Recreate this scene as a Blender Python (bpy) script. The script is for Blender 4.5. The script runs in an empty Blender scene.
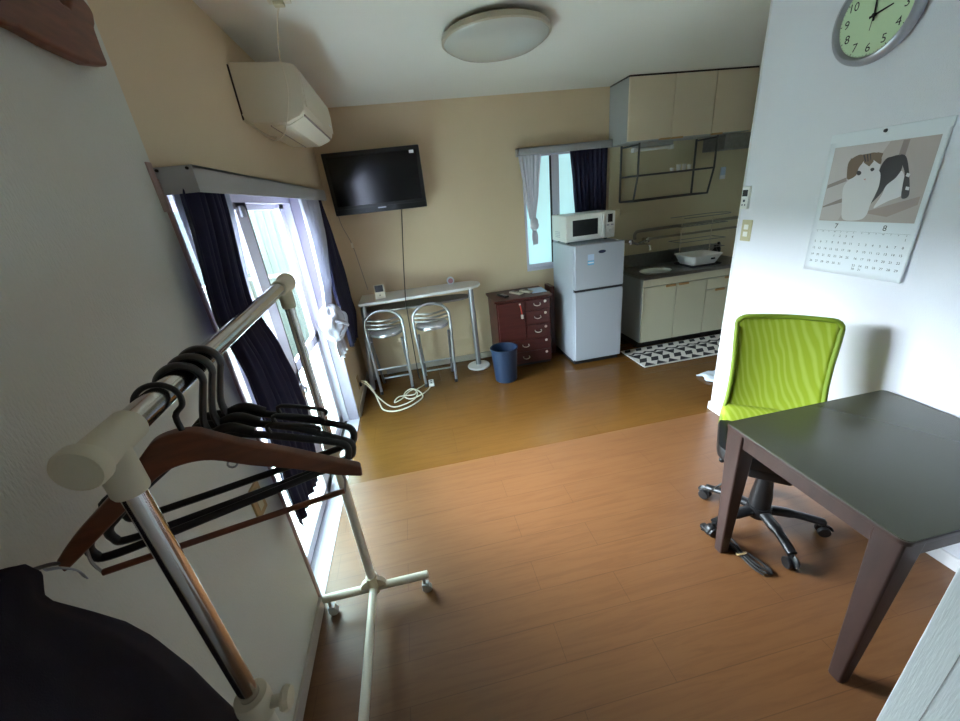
import bpy, bmesh, math, random
from mathutils import Vector, Matrix
random.seed(7)
PI = math.pi
S = bpy.context.scene
COL = S.collection

# ------------------------------------------------------------------ camera, sky, light, exposure
cd = bpy.data.cameras.new('camera'); cam = bpy.data.objects.new('camera', cd); COL.objects.link(cam)
cd.sensor_width = 36; cd.lens = 384.75 * 36 / 960; cd.clip_start = 0.02
r_ = Vector((0.97746825, -0.18474676, -0.10210021)); u_ = Vector((0.16496931, 0.36686035, 0.91553187)); f_ = Vector((0.13168503, 0.91174674, -0.38907189))
cam.matrix_world = Matrix(((r_.x, u_.x, -f_.x, 0.645594), (r_.y, u_.y, -f_.y, -3.838039), (r_.z, u_.z, -f_.z, 1.609662), (0, 0, 0, 1)))
S.camera = cam
wd = bpy.data.worlds.new('sky'); S.world = wd; wd.use_nodes = True
wb = wd.node_tree.nodes['Background']; wb.inputs[0].default_value = (0.82, 0.92, 1.05, 1); wb.inputs[1].default_value = 2.4
def area(name, loc, rot, sx, sy, energy, color=(1, 1, 1), portal=False):
    l = bpy.data.lights.new(name, 'AREA'); l.shape = 'RECTANGLE'; l.size = sx; l.size_y = sy; l.energy = energy; l.color = color
    o = bpy.data.objects.new(name, l); COL.objects.link(o); o.location = loc; o.rotation_euler = rot
    if portal: l.cycles.is_portal = True
    return o
area('daylight_portal', (-0.24, -1.69, 0.86), (0, -PI / 2, 0), 1.75, 1.7, 1, portal=True)
sky = area('added_skylight_fill', (-2.5, -1.2, 3.2), (0, -math.radians(70), -math.radians(18)), 2.6, 4.0, 600, (0.90, 0.95, 1.04)); sky.data.spread = math.radians(100)  # added unseen area lamp, spread narrowed to brighten the room but spare the balcony
S.view_settings.view_transform = 'Standard'; S.view_settings.look = 'None'
S.view_settings.gamma = 1; S.view_settings.use_curve_mapping = False
S.view_settings.exposure = 1.95
S.cycles.use_denoising = True
S.cycles.max_bounces = 14; S.cycles.diffuse_bounces = 8; S.cycles.transparent_max_bounces = 16
S.cycles.sample_clamp_indirect = 10; S.cycles.caustics_reflective = False; S.cycles.caustics_refractive = False

# ------------------------------------------------------------------ materials
def lin(c): return tuple((v / 255 / 12.92) if v / 255 <= 0.04045 else ((v / 255 + 0.055) / 1.055) ** 2.4 for v in c)
MATS = {}
def mat(name, rgb, rough=0.5, metal=0.0, bump=0.0, bscale=200.0, var=0.0, vscale=6.0, emit=0.0, trans=0.0, coat=0.0, stretch=None, spec=None):
    m = bpy.data.materials.new(name); m.use_nodes = True; nt = m.node_tree; b = nt.nodes['Principled BSDF']
    c = lin(rgb)
    b.inputs['Base Color'].default_value = (*c, 1); b.inputs['Roughness'].default_value = rough; b.inputs['Metallic'].default_value = metal
    if coat: b.inputs['Coat Weight'].default_value = coat; b.inputs['Coat Roughness'].default_value = 0.15
    if spec is not None: b.inputs['Specular IOR Level'].default_value = spec
    if emit: b.inputs['Emission Color'].default_value = (*c, 1); b.inputs['Emission Strength'].default_value = emit
    tc = nt.nodes.new('ShaderNodeTexCoord'); mp = nt.nodes.new('ShaderNodeMapping'); nt.links.new(tc.outputs['Object'], mp.inputs[0])
    if stretch: mp.inputs['Scale'].default_value = stretch
    if var:
        n = nt.nodes.new('ShaderNodeTexNoise'); n.inputs['Scale'].default_value = vscale; n.inputs['Detail'].default_value = 5
        nt.links.new(mp.outputs[0], n.inputs['Vector'])
        r = nt.nodes.new('ShaderNodeValToRGB')
        r.color_ramp.elements[0].position = 0.3; r.color_ramp.elements[1].position = 0.7
        r.color_ramp.elements[0].color = (*[x * (1 - var) for x in c], 1); r.color_ramp.elements[1].color = (*[min(1, x * (1 + var)) for x in c], 1)
        nt.links.new(n.outputs['Fac'], r.inputs[0]); nt.links.new(r.outputs[0], b.inputs['Base Color'])
    if bump:
        n2 = nt.nodes.new('ShaderNodeTexNoise'); n2.inputs['Scale'].default_value = bscale; n2.inputs['Detail'].default_value = 3
        nt.links.new(mp.outputs[0], n2.inputs['Vector'])
        bp = nt.nodes.new('ShaderNodeBump'); bp.inputs['Strength'].default_value = bump; bp.inputs['Distance'].default_value = 0.003
        nt.links.new(n2.outputs['Fac'], bp.inputs['Height']); nt.links.new(bp.outputs[0], b.inputs['Normal'])
    if trans:
        out = nt.nodes['Material Output']; tr = nt.nodes.new('ShaderNodeBsdfTranslucent'); tr.inputs[0].default_value = (*c, 1)
        mx = nt.nodes.new('ShaderNodeMixShader'); mx.inputs[0].default_value = trans
        nt.links.new(b.outputs[0], mx.inputs[1]); nt.links.new(tr.outputs[0], mx.inputs[2]); nt.links.new(mx.outputs[0], out.inputs[0])
    MATS[name] = m
    return m
def glass_mat(name, tint, refl=0.08, rough=0.02, diffuse=0.0):
    m = bpy.data.materials.new(name); m.use_nodes = True; nt = m.node_tree; nt.nodes.remove(nt.nodes['Principled BSDF'])
    out = nt.nodes['Material Output']; t = nt.nodes.new('ShaderNodeBsdfTransparent'); t.inputs[0].default_value = (*tint, 1)
    g = nt.nodes.new('ShaderNodeBsdfGlossy'); g.inputs['Roughness'].default_value = rough
    mx = nt.nodes.new('ShaderNodeMixShader'); mx.inputs[0].default_value = refl
    nt.links.new(t.outputs[0], mx.inputs[1]); nt.links.new(g.outputs[0], mx.inputs[2]); last = mx
    if diffuse:
        d = nt.nodes.new('ShaderNodeBsdfTranslucent'); d.inputs[0].default_value = (*tint, 1)
        m2 = nt.nodes.new('ShaderNodeMixShader'); m2.inputs[0].default_value = diffuse
        nt.links.new(mx.outputs[0], m2.inputs[1]); nt.links.new(d.outputs[0], m2.inputs[2]); last = m2
    nt.links.new(last.outputs[0], out.inputs[0])
    return m
def floor_mat(name, rgb, dark, rough, bw, bh, joints=0.5, bumpy=0.25, vary=0.10):
    m = bpy.data.materials.new(name); m.use_nodes = True; nt = m.node_tree; N = nt.nodes; L = nt.links; b = N['Principled BSDF']
    tc = N.new('ShaderNodeTexCoord')
    br = N.new('ShaderNodeTexBrick'); br.inputs['Scale'].default_value = 1; br.inputs['Brick Width'].default_value = bw; br.inputs['Row Height'].default_value = bh
    br.inputs['Mortar Size'].default_value = 0.0016; br.offset = 0.37; br.inputs['Mortar Smooth'].default_value = 0.3
    L.new(tc.outputs['Object'], br.inputs['Vector'])
    c, d = lin(rgb), lin(dark)
    br.inputs['Color1'].default_value = (*[x * (1 - vary) for x in c], 1); br.inputs['Color2'].default_value = (*[x * (1 + vary) for x in c], 1); br.inputs['Mortar'].default_value = (*[x * (1 - joints) for x in d], 1)
    mp = N.new('ShaderNodeMapping'); mp.inputs['Scale'].default_value = (1.6, 22, 22); L.new(tc.outputs['Object'], mp.inputs[0])
    n = N.new('ShaderNodeTexNoise'); n.inputs['Scale'].default_value = 1.8; n.inputs['Detail'].default_value = 8; n.inputs['Roughness'].default_value = 0.65; n.inputs['Distortion'].default_value = 0.9
    L.new(mp.outputs[0], n.inputs['Vector'])
    r = N.new('ShaderNodeValToRGB'); r.color_ramp.elements[0].position = 0.36; r.color_ramp.elements[1].position = 0.56
    r.color_ramp.elements[0].color = (*[x / y for x, y in zip(d, c)], 1); r.color_ramp.elements[1].color = (1, 1, 1, 1)
    L.new(n.outputs['Fac'], r.inputs[0])
    mx = N.new('ShaderNodeMixRGB'); mx.blend_type = 'MULTIPLY'; mx.inputs[0].default_value = 0.75
    L.new(br.outputs['Color'], mx.inputs[1]); L.new(r.outputs[0], mx.inputs[2]); L.new(mx.outputs[0], b.inputs['Base Color'])
    b.inputs['Roughness'].default_value = rough
    bp = N.new('ShaderNodeBump'); bp.inputs['Strength'].default_value = bumpy; bp.inputs['Distance'].default_value = 0.001
    L.new(n.outputs['Fac'], bp.inputs['Height']); L.new(bp.outputs[0], b.inputs['Normal'])
    return m

M = {}
M['floor_near'] = floor_mat('laminate_planks', (110, 74, 44), (99, 63, 36), 0.36, 0.92, 0.148, joints=0.12, vary=0.02)
M['floor_far'] = floor_mat('glossy_vinyl_boards', (98, 66, 28), (90, 58, 22), 0.22, 1.6, 0.3, joints=0.06, bumpy=0.05, vary=0.03)
M['wall_white'] = mat('white_wallpaper', (230, 230, 237), 0.85, bump=0.5, bscale=260)
M['wall_grey'] = mat('off_white_wallpaper', (206, 203, 192), 0.9, bump=0.6, bscale=240, stretch=(1, 1, 0.35))
M['wall_beige'] = mat('beige_wallpaper', (212, 190, 158), 0.9, bump=0.45, bscale=220)
M['ceiling'] = mat('ceiling_paper', (230, 228, 220), 0.92, bump=0.35, bscale=200)
M['kitchen_panel'] = mat('cream_kitchen_panel', (222, 212, 180), 0.28)
M['white_trim'] = mat('white_trim', (226, 224, 226), 0.5)
M['grey_trim'] = mat('grey_vinyl_baseboard', (176, 166, 154), 0.55)
M['pink_trim'] = mat('pinkish_brown_trim', (172, 144, 136), 0.5)
M['alu'] = mat('window_aluminium', (204, 201, 214), 0.45, 0.0)
M['alu_dark'] = mat('rubber_seal', (26, 26, 30), 0.6)
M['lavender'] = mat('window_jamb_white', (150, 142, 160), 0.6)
M['glass'] = glass_mat('clear_glass', (0.90, 0.94, 0.95))
M['frost'] = glass_mat('frosted_glass', (0.78, 0.9, 0.86), 0.06, 0.3, 0.75)
M['pane_lit'] = mat('daylit_frosted_pane', (190, 236, 240), 0.3, emit=0.2)
M['pelmet'] = mat('grey_metal_pelmet', (176, 176, 178), 0.42, 0.35)
M['navy'] = mat('navy_curtain_cloth', (33, 33, 62), 0.85, bump=0.3, bscale=500, trans=0.06)
M['sheer'] = mat('white_sheer_cloth', (206, 208, 218), 0.9, trans=0.25)
M['sheer_back'] = mat('white_net_cloth', (236, 232, 238), 0.9, trans=0.3)
M['knot_cloth'] = mat('white_knotted_cloth', (186, 187, 198), 0.9)
M['chrome'] = mat('chrome_tube', (205, 200, 196), 0.16, 1.0)
M['cream_plastic'] = mat('cream_plastic', (206, 196, 172), 0.5)
M['cream_tube'] = mat('cream_coated_tube', (214, 206, 190), 0.35)
M['black_plastic'] = mat('black_plastic', (20, 20, 21), 0.42)
M['wood_hanger'] = mat('red_brown_wood', (108, 60, 38), 0.45, var=0.25, vscale=14, stretch=(1, 1, 6))
M['wire'] = mat('steel_wire', (150, 148, 145), 0.3, 1.0)
M['jacket'] = mat('dark_jacket_cloth', (34, 31, 40), 0.95, bump=0.4, bscale=600, spec=0.2)
M['tag'] = mat('grey_ribbon', (150, 150, 158), 0.8)
M['green_mesh'] = mat('lime_mesh', (150, 176, 28), 0.8)
M['green_frame'] = mat('lime_frame', (108, 128, 18), 0.6)
M['table_top'] = mat('grey_green_tabletop', (66, 66, 52), 0.24, coat=0.15)
M['dark_wood'] = mat('dark_brown_wood', (50, 32, 27), 0.42, var=0.25, vscale=5, stretch=(6, 6, 1))
M['silver'] = mat('silver_plastic', (176, 176, 184), 0.35, 0.6)
M['dial'] = mat('pale_green_dial', (205, 226, 186), 0.5)
M['ink'] = mat('black_ink', (22, 22, 24), 0.6)
M['paper'] = mat('white_paper', (232, 236, 242), 0.7)
M['white_plastic'] = mat('white_plastic', (236, 235, 230), 0.4)
M['ac_white'] = mat('aged_white_plastic', (222, 214, 194), 0.45)
M['switch_beige'] = mat('beige_switch_plate', (196, 186, 150), 0.45)
M['brown_plate'] = mat('tan_outlet_frame', (176, 142, 92), 0.5)
M['lamp_white'] = mat('opal_diffuser', (192, 192, 184), 0.22)
M['lamp_rim'] = mat('lamp_rim', (176, 164, 142), 0.3)
M['tv_black'] = mat('tv_gloss_black', (10, 10, 12), 0.28)
M['tv_screen'] = mat('tv_screen', (8, 8, 10), 0.16)
M['cable_black'] = mat('black_cable', (28, 26, 24), 0.5)
M['cable_white'] = mat('white_cable', (222, 212, 190), 0.5)
M['bar_white'] = mat('white_bar_top', (226, 224, 222), 0.4)
M['steel'] = mat('silver_tube', (168, 170, 176), 0.3, 0.8)
M['steel_dull'] = mat('brushed_steel', (150, 150, 146), 0.38, 0.9, var=0.1, vscale=30)
M['rack_steel'] = mat('dull_dark_steel', (96, 96, 94), 0.4, 0.7)
M['pipe_grey'] = mat('grey_painted_pipe', (158, 152, 134), 0.35)
M['handle_silver'] = mat('pale_silver_pull', (214, 208, 198), 0.35, 0.35)
M['mahogany'] = mat('mahogany_veneer', (66, 24, 22), 0.35, var=0.2, vscale=6, stretch=(1, 1, 8))
M['brass'] = mat('pale_brass', (206, 178, 130), 0.3, 0.6)
M['bin_blue'] = mat('blue_plastic', (28, 46, 72), 0.45)
M['fridge'] = mat('pale_grey_fridge', (176, 182, 192), 0.4)
M['dark_gap'] = mat('dark_rubber', (34, 34, 36), 0.7)
M['emblem'] = mat('dark_blue_emblem', (24, 34, 66), 0.3)
M['sticker'] = mat('sky_blue_sticker', (110, 190, 226), 0.5)
M['sticker_pale'] = mat('pale_blue_sticker', (188, 208, 232), 0.5)
M['mw_window'] = mat('dark_oven_window', (40, 42, 46), 0.12)
M['cab_beige'] = mat('beige_cabinet_laminate', (228, 212, 186), 0.45)
M['cab_cream'] = mat('cream_cabinet_laminate', (216, 212, 188), 0.42)
M['cab_grey'] = mat('grey_cabinet_side', (170, 172, 172), 0.5)
M['wood_pull'] = mat('yellow_wood_pull', (190, 150, 96), 0.45)
M['rug_white'] = mat('off_white_wool', (214, 210, 202), 0.95, bump=0.5, bscale=700)
M['rug_black'] = mat('black_wool', (36, 36, 38), 0.95, bump=0.5, bscale=700)
M['towel'] = mat('pale_grey_towel', (196, 206, 214), 0.95, bump=0.6, bscale=500)
M['door_white'] = mat('white_door_laminate', (232, 238, 238), 0.4, bump=0.3, bscale=60, stretch=(6, 6, 0.4))
M['black_metal'] = mat('black_stove_metal', (26, 26, 26), 0.4, 0.3)
M['balcony'] = mat('balcony_concrete', (170, 176, 172), 0.9, var=0.08)
M['balcony_white'] = mat('balcony_white', (176, 186, 186), 0.7)
M['partition_green'] = mat('pale_green_partition', (104, 120, 116), 0.6)
M['house_grey'] = mat('house_grey_siding', (104, 116, 116), 0.8)
M['red'] = mat('red_cord', (190, 60, 44), 0.5)
M['pink'] = mat('pink_dial', (206, 150, 160), 0.5)
M['remote_cream'] = mat('cream_remote', (212, 208, 186), 0.5)
M['pic_bg'] = mat('photo_beige', (186, 172, 168), 0.5)
M['pic_band'] = mat('photo_taupe', (150, 134, 130), 0.5)
M['pic_floor'] = mat('photo_rose_beige', (168, 148, 140), 0.5)
M['pic_light'] = mat('photo_pale_grey', (204, 194, 194), 0.5)
M['cat_white'] = mat('photo_white_fur', (226, 222, 224), 0.6)
M['cat_tabby'] = mat('photo_tabby_fur', (120, 98, 82), 0.6)
M['cat_black'] = mat('photo_dark_fur', (62, 56, 60), 0.6)
M['cat_pink'] = mat('photo_pink_nose', (206, 160, 158), 0.6)

# lime mesh fabric with pale wavy moire streaks
nt = M['green_mesh'].node_tree; b = nt.nodes['Principled BSDF']
tc = nt.nodes.new('ShaderNodeTexCoord'); wv = nt.nodes.new('ShaderNodeTexWave'); wv.inputs['Scale'].default_value = 9; wv.inputs['Distortion'].default_value = 5; wv.inputs['Detail'].default_value = 1; wv.inputs['Detail Scale'].default_value = 0.8
mp = nt.nodes.new('ShaderNodeMapping'); mp.inputs['Scale'].default_value = (1.6, 1.6, 0.45); mp.inputs['Rotation'].default_value = (0, 0.35, 0)
nt.links.new(tc.outputs['Object'], mp.inputs[0]); nt.links.new(mp.outputs[0], wv.inputs['Vector'])
rp = nt.nodes.new('ShaderNodeValToRGB'); rp.color_ramp.elements[0].position = 0.35; rp.color_ramp.elements[1].position = 1.0
rp.color_ramp.elements[0].color = (*lin((138, 156, 18)), 1); rp.color_ramp.elements[1].color = (*lin((158, 173, 62)), 1)
nt.links.new(wv.outputs['Fac'], rp.inputs[0]); nt.links.new(rp.outputs[0], b.inputs['Base Color'])
tl = nt.nodes.new('ShaderNodeBsdfTranslucent'); tl.inputs[0].default_value = (*lin((140, 164, 30)), 1); mx = nt.nodes.new('ShaderNodeMixShader'); mx.inputs[0].default_value = 0.15
nt.links.new(b.outputs[0], mx.inputs[1]); nt.links.new(tl.outputs[0], mx.inputs[2]); nt.links.new(mx.outputs[0], nt.nodes['Material Output'].inputs[0])

# ------------------------------------------------------------------ geometry helpers
WM = {}
def V(*a): return Vector(a)
def spline(pts, n=6, closed=False):
    P = [Vector(p) for p in pts]; out = []; N = len(P)
    rng = range(N) if closed else range(N - 1)
    for i in rng:
        p1, p2 = P[i], P[(i + 1) % N]
        p0 = P[i - 1] if (closed or i > 0) else p1 * 2 - p2
        p3 = P[(i + 2) % N] if (closed or i + 2 < N) else p2 * 2 - p1
        for k in range(n):
            t = k / n
            out.append(0.5 * ((2 * p1) + (p2 - p0) * t + (2 * p0 - 5 * p1 + 4 * p2 - p3) * t * t + (3 * p1 - p0 - 3 * p2 + p3) * t ** 3))
    if not closed: out.append(P[-1])
    return out
def rrect(w, h, r, n=5):
    pts = []
    for cx, cy, a0 in ((w / 2 - r, h / 2 - r, 0), (-w / 2 + r, h / 2 - r, 90), (-w / 2 + r, -h / 2 + r, 180), (w / 2 - r, -h / 2 + r, 270)):
        for k in range(n + 1):
            a = math.radians(a0 + 90 * k / n); pts.append((cx + r * math.cos(a), cy + r * math.sin(a)))
    return pts
class MB:
    def __init__(s): s.bm = bmesh.new()
    def _take(s, t, mi=0):
        me = bpy.data.meshes.new('tmp')
        for f in t.faces: f.material_index = mi
        t.to_mesh(me); t.free(); s.bm.from_mesh(me); bpy.data.meshes.remove(me); return s
    def box(s, x0, x1, y0, y1, z0, z1, bev=0.0, mi=0, seg=2, mx=None):
        t = bmesh.new(); bmesh.ops.create_cube(t, size=1)
        for v in t.verts: v.co = V((x0 + x1) / 2 + v.co.x * (x1 - x0), (y0 + y1) / 2 + v.co.y * (y1 - y0), (z0 + z1) / 2 + v.co.z * (z1 - z0))
        if bev: bmesh.ops.bevel(t, geom=t.edges[:], offset=bev, segments=seg, affect='EDGES', profile=0.5)
        if mx: bmesh.ops.transform(t, matrix=mx, verts=t.verts)
        return s._take(t, mi)
    def obox(s, c, ax, ay, az, sx, sy, sz, bev=0.0, mi=0):
        mx = Matrix((( ax[0], ay[0], az[0], c[0]), (ax[1], ay[1], az[1], c[1]), (ax[2], ay[2], az[2], c[2]), (0, 0, 0, 1)))
        return s.box(-sx / 2, sx / 2, -sy / 2, sy / 2, -sz / 2, sz / 2, bev, mi, mx=mx)
    def tube(s, pts, r, mi=0, seg=10, closed=False, flat=None):
        P = [Vector(p) for p in pts]; N = len(P); bm = s.bm; rings = []
        rad = r if isinstance(r, (list, tuple)) else [r] * N
        up = None
        for i in range(N):
            if closed: d = P[(i + 1) % N] - P[i - 1]
            else: d = P[min(i + 1, N - 1)] - P[max(i - 1, 0)]
            if d.length < 1e-9: d = V(0, 0, 1)
            d.normalize()
            if up is None:
                up = V(0, 0, 1) if abs(d.z) < 0.9 else V(1, 0, 0)
                if flat is not None: up = Vector(flat)
            a = up - d * up.dot(d)
            if a.length < 1e-6: a = d.orthogonal()
            a.normalize(); up = a; bb = d.cross(a)
            ky = rad[i]; kx = ky
            if isinstance(ky, tuple): kx, ky = ky
            rings.append([bm.verts.new(P[i] + a * math.cos(2 * PI * k / seg) * kx + bb * math.sin(2 * PI * k / seg) * ky) for k in range(seg)])
        for i in range(N if closed else N - 1):
            A, B = rings[i], rings[(i + 1) % N]
            for k in range(seg):
                f = bm.faces.new((A[k], A[(k + 1) % seg], B[(k + 1) % seg], B[k])); f.material_index = mi
        if not closed:
            f = bm.faces.new(rings[0][::-1]); f.material_index = mi
            f = bm.faces.new(rings[-1]); f.material_index = mi
        return s
    def cyl(s, p0, p1, r0, r1=None, mi=0, seg=20, bev=0.0):
        r1 = r0 if r1 is None else r1
        p0, p1 = Vector(p0), Vector(p1)
        if bev:
            d = (p1 - p0).normalized()
            return s.tube([p0, p0 + d * bev * 0.3, p0 + d * bev, p1 - d * bev, p1 - d * bev * 0.3, p1], [r0 - bev, r0 - bev * 0.3, r0, r1, r1 - bev * 0.3, r1 - bev], mi, seg)
        return s.tube([p0, p1], [r0, r1], mi, seg)
    def lathe(s, prof, c, mi=0, seg=40, axis='z', sx=1.0, sy=1.0):
        bm = s.bm; rings = []
        def tr(r, h, a):
            x, y = r * math.cos(a) * sx, r * math.sin(a) * sy
            if axis == 'z': return V(c[0] + x, c[1] + y, c[2] + h)
            if axis == 'x': return V(c[0] + h, c[1] + x, c[2] + y)
            return V(c[0] + x, c[1] + h, c[2] + y)
        for r, h in prof:
            if r < 1e-6: rings.append([bm.verts.new(tr(0, h, 0))])
            else: rings.append([bm.verts.new(tr(r, h, 2 * PI * k / seg)) for k in range(seg)])
        for A, B in zip(rings[:-1], rings[1:]):
            for k in range(seg):
                k2 = (k + 1) % seg
                if len(A) == 1 and len(B) == 1: continue
                if len(A) == 1: vs = (A[0], B[k], B[k2])
                elif len(B) == 1: vs = (A[k], A[k2], B[0])
                else: vs = (A[k], A[k2], B[k2], B[k])
                f = bm.faces.new(vs); f.material_index = mi
        return s
    def prism(s, poly, ext, mi=0, bev=0.0, seg=2):
        t = bmesh.new(); ext = Vector(ext)
        A = [t.verts.new(Vector(p)) for p in poly]; B = [t.verts.new(Vector(p) + ext) for p in poly]
        n = len(A); t.faces.new(A[::-1]); t.faces.new(B)
        for i in range(n): t.faces.new((A[i], A[(i + 1) % n], B[(i + 1) % n], B[i]))
        bmesh.ops.recalc_face_normals(t, faces=t.faces)
        if bev: bmesh.ops.bevel(t, geom=t.edges[:], offset=bev, segments=seg, affect='EDGES', profile=0.5, clamp_overlap=True)
        return s._take(t, mi)
    def face(s, poly, mi=0):
        f = s.bm.faces.new([s.bm.verts.new(Vector(p)) for p in poly]); f.material_index = mi; return s
    def ball(s, c, r, mi=0, seg=16, sc=(1, 1, 1)):
        t = bmesh.new(); bmesh.ops.create_uvsphere(t, u_segments=seg, v_segments=seg // 2 + 2, radius=r)
        for v in t.verts: v.co = V(c[0] + v.co.x * sc[0], c[1] + v.co.y * sc[1], c[2] + v.co.z * sc[2])
        return s._take(t, mi)
    def grid(s, rows, mi=0, closed=False):
        G = [[s.bm.verts.new(Vector(p)) for p in r] for r in rows]
        for A, B in zip(G[:-1], G[1:]):
            n = len(A)
            for k in range(n if closed else n - 1):
                k2 = (k + 1) % n
                f = s.bm.faces.new((A[k], A[k2], B[k2], B[k])); f.material_index = mi
        return s
    def text(s, body, size, o, xd, yd, mi=0, align='CENTER'):
        cu = bpy.data.curves.new('t', 'FONT'); cu.body = body; cu.size = size; cu.align_x = align; cu.align_y = 'CENTER'; cu.resolution_u = 3
        ob = bpy.data.objects.new('t', cu); COL.objects.link(ob)
        me = bpy.data.meshes.new_from_object(ob.evaluated_get(bpy.context.evaluated_depsgraph_get()))
        bpy.data.objects.remove(ob); bpy.data.curves.remove(cu)
        xd, yd = Vector(xd), Vector(yd); zd = xd.cross(yd)
        mx = Matrix(((xd.x, yd.x, zd.x, o[0]), (xd.y, yd.y, zd.y, o[1]), (xd.z, yd.z, zd.z, o[2]), (0, 0, 0, 1)))
        t = bmesh.new(); t.from_mesh(me); bpy.data.meshes.remove(me); bmesh.ops.transform(t, matrix=mx, verts=t.verts)
        return s._take(t, mi)
    def build(s, name, mats, parent=None, sharp=40, normals=True):
        bm = s.bm
        if normals: bmesh.ops.recalc_face_normals(bm, faces=bm.faces)
        if parent is not None: W = WM[parent.name]
        else:
            xs = [v.co for v in bm.verts]
            lo = [min(v[i] for v in xs) for i in range(3)]; hi = [max(v[i] for v in xs) for i in range(3)]
            W = V((lo[0] + hi[0]) / 2, (lo[1] + hi[1]) / 2, lo[2])
        bmesh.ops.translate(bm, vec=-W, verts=bm.verts)
        me = bpy.data.meshes.new(name); bm.to_mesh(me); bm.free()
        o = bpy.data.objects.new(name, me); COL.objects.link(o); WM[o.name] = W
        for m in (mats if isinstance(mats, (list, tuple)) else [mats]): me.materials.append(M[m])
        me.shade_smooth(); me.set_sharp_from_angle(angle=math.radians(sharp))
        if sharp < 70:
            wn = o.modifiers.new('weighted_normals', 'WEIGHTED_NORMAL'); wn.keep_sharp = True
        if parent is not None: o.parent = parent
        else: o.location = W
        return o
def thing(name, label, cat, loc, group=None):
    o = bpy.data.objects.new(name, None); COL.objects.link(o); o.location = loc; o.empty_display_size = 0.05; WM[o.name] = Vector(loc)
    o['label'] = label; o['category'] = cat
    if group: o['group'] = group
    return o
def tag(o, label, cat, group=None):
    o['label'] = label; o['category'] = cat
    if group: o['group'] = group
    return o
def struct(o): o['kind'] = 'structure'; return o
def dup(root, off, label=None):
    r = root.copy(); COL.objects.link(r); r.location = root.location + Vector(off)
    if label: r['label'] = label
    for ch in list(root.children):
        c = ch.copy(); COL.objects.link(c); c.parent = r
        for g in list(ch.children):
            d = g.copy(); COL.objects.link(d); d.parent = c
    return r
def solid(o, t, off=0.0):
    md = o.modifiers.new('thickness', 'SOLIDIFY'); md.thickness = t; md.offset = off; return o

# ------------------------------------------------------------------ the setting
H = 2.4; WX = 2.63; YE = -1.685; YB = -4.3; XK = 4.7
OY0, OY1, OZ = -2.53, -0.86, 1.745          # balcony window opening in the left wall
struct(MB().box(-0.02, WX, YB, -1.72, -0.1, 0).build('floor', 'floor_near'))
struct(MB().box(-0.02, XK, -1.72, 0, -0.1, 0).box(WX, XK, -2.6, -1.72, -0.1, 0).build('floor_kitchen', 'floor_far'))
struct(MB().box(-0.2, XK, YB, 0.2, H, H + 0.1).build('ceiling', 'ceiling'))
struct(MB().box(-0.2, 0, YB, OY0, -0.1, H).build('wall_left_near', 'wall_grey'))
struct(MB().box(-0.2, 0, OY0, 0.2, OZ, H).box(-0.2, 0, OY1, 0.2, -0.1, OZ).build('wall_left', 'wall_beige'))
WX0, WX1, WZ0, WZ1 = 1.79, 2.63, 0.862, 1.93
struct(MB().box(0, WX0, 0, 0.2, -0.1, H).box(WX0, WX1, 0, 0.2, -0.1, WZ0).box(WX0, WX1, 0, 0.2, WZ1, H).box(WX1, 2.66, 0, 0.2, -0.1, H).build('wall_back', 'wall_beige'))
struct(MB().box(2.66, XK, 0, 0.2, -0.1, H).box(2.66, XK, -0.006, 0, 0, H).build('wall_kitchen', 'kitchen_panel'))
struct(MB().box(WX, WX + 0.1, YB, YE, 0, H).build('wall_right', 'wall_white'))
struct(MB().box(-0.2, WX + 0.1, YB - 0.15, YB, -0.1, H).build('wall_rear', 'wall_white'))
struct(MB().box(XK, XK + 0.1, -2.7, 0.2, -0.1, H).box(WX + 0.1, XK + 0.1, -2.7, -2.6, -0.1, H).build('wall_side', 'wall_grey'))
struct(MB().box(0.2, 2.62, -0.012, 0, 0, 0.065, 0.003).build('baseboard_back', 'grey_trim'))
struct(MB().box(0, 0.012, OY1 + 0.02, -0.0, 0, 0.065, 0.003).build('baseboard_left', 'grey_trim'))
struct(MB().box(0, 0.012, YB, OY0 - 0.01, 0, 0.065, 0.003).build('baseboard_near', 'grey_trim'))
struct(MB().box(WX - 0.014, WX, YB, YE, 0, 0.06, 0.003).box(WX - 0.014, WX + 0.114, YE, YE + 0.014, 0, 0.06, 0.003).build('baseboard_right', 'white_trim'))
struct(MB().box(-0.004, 0.008, OY0 - 0.012, OY0 + 0.006, 0, OZ + 0.0, 0.002).build('trim_1', 'pink_trim'))
struct(MB().box(WX - 0.003, WX + 0.103, YE - 0.008, YE + 0.004, 0.06, H, 0.002).build('trim_2', 'white_trim'))
struct(MB().box(-0.085, -0.002, OY1 - 0.012, OY1 + 0.002, 0.0, OZ, 0.002).box(-0.085, -0.002, OY0, OY1, OZ - 0.012, OZ).build('trim_3', 'lavender'))

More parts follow.
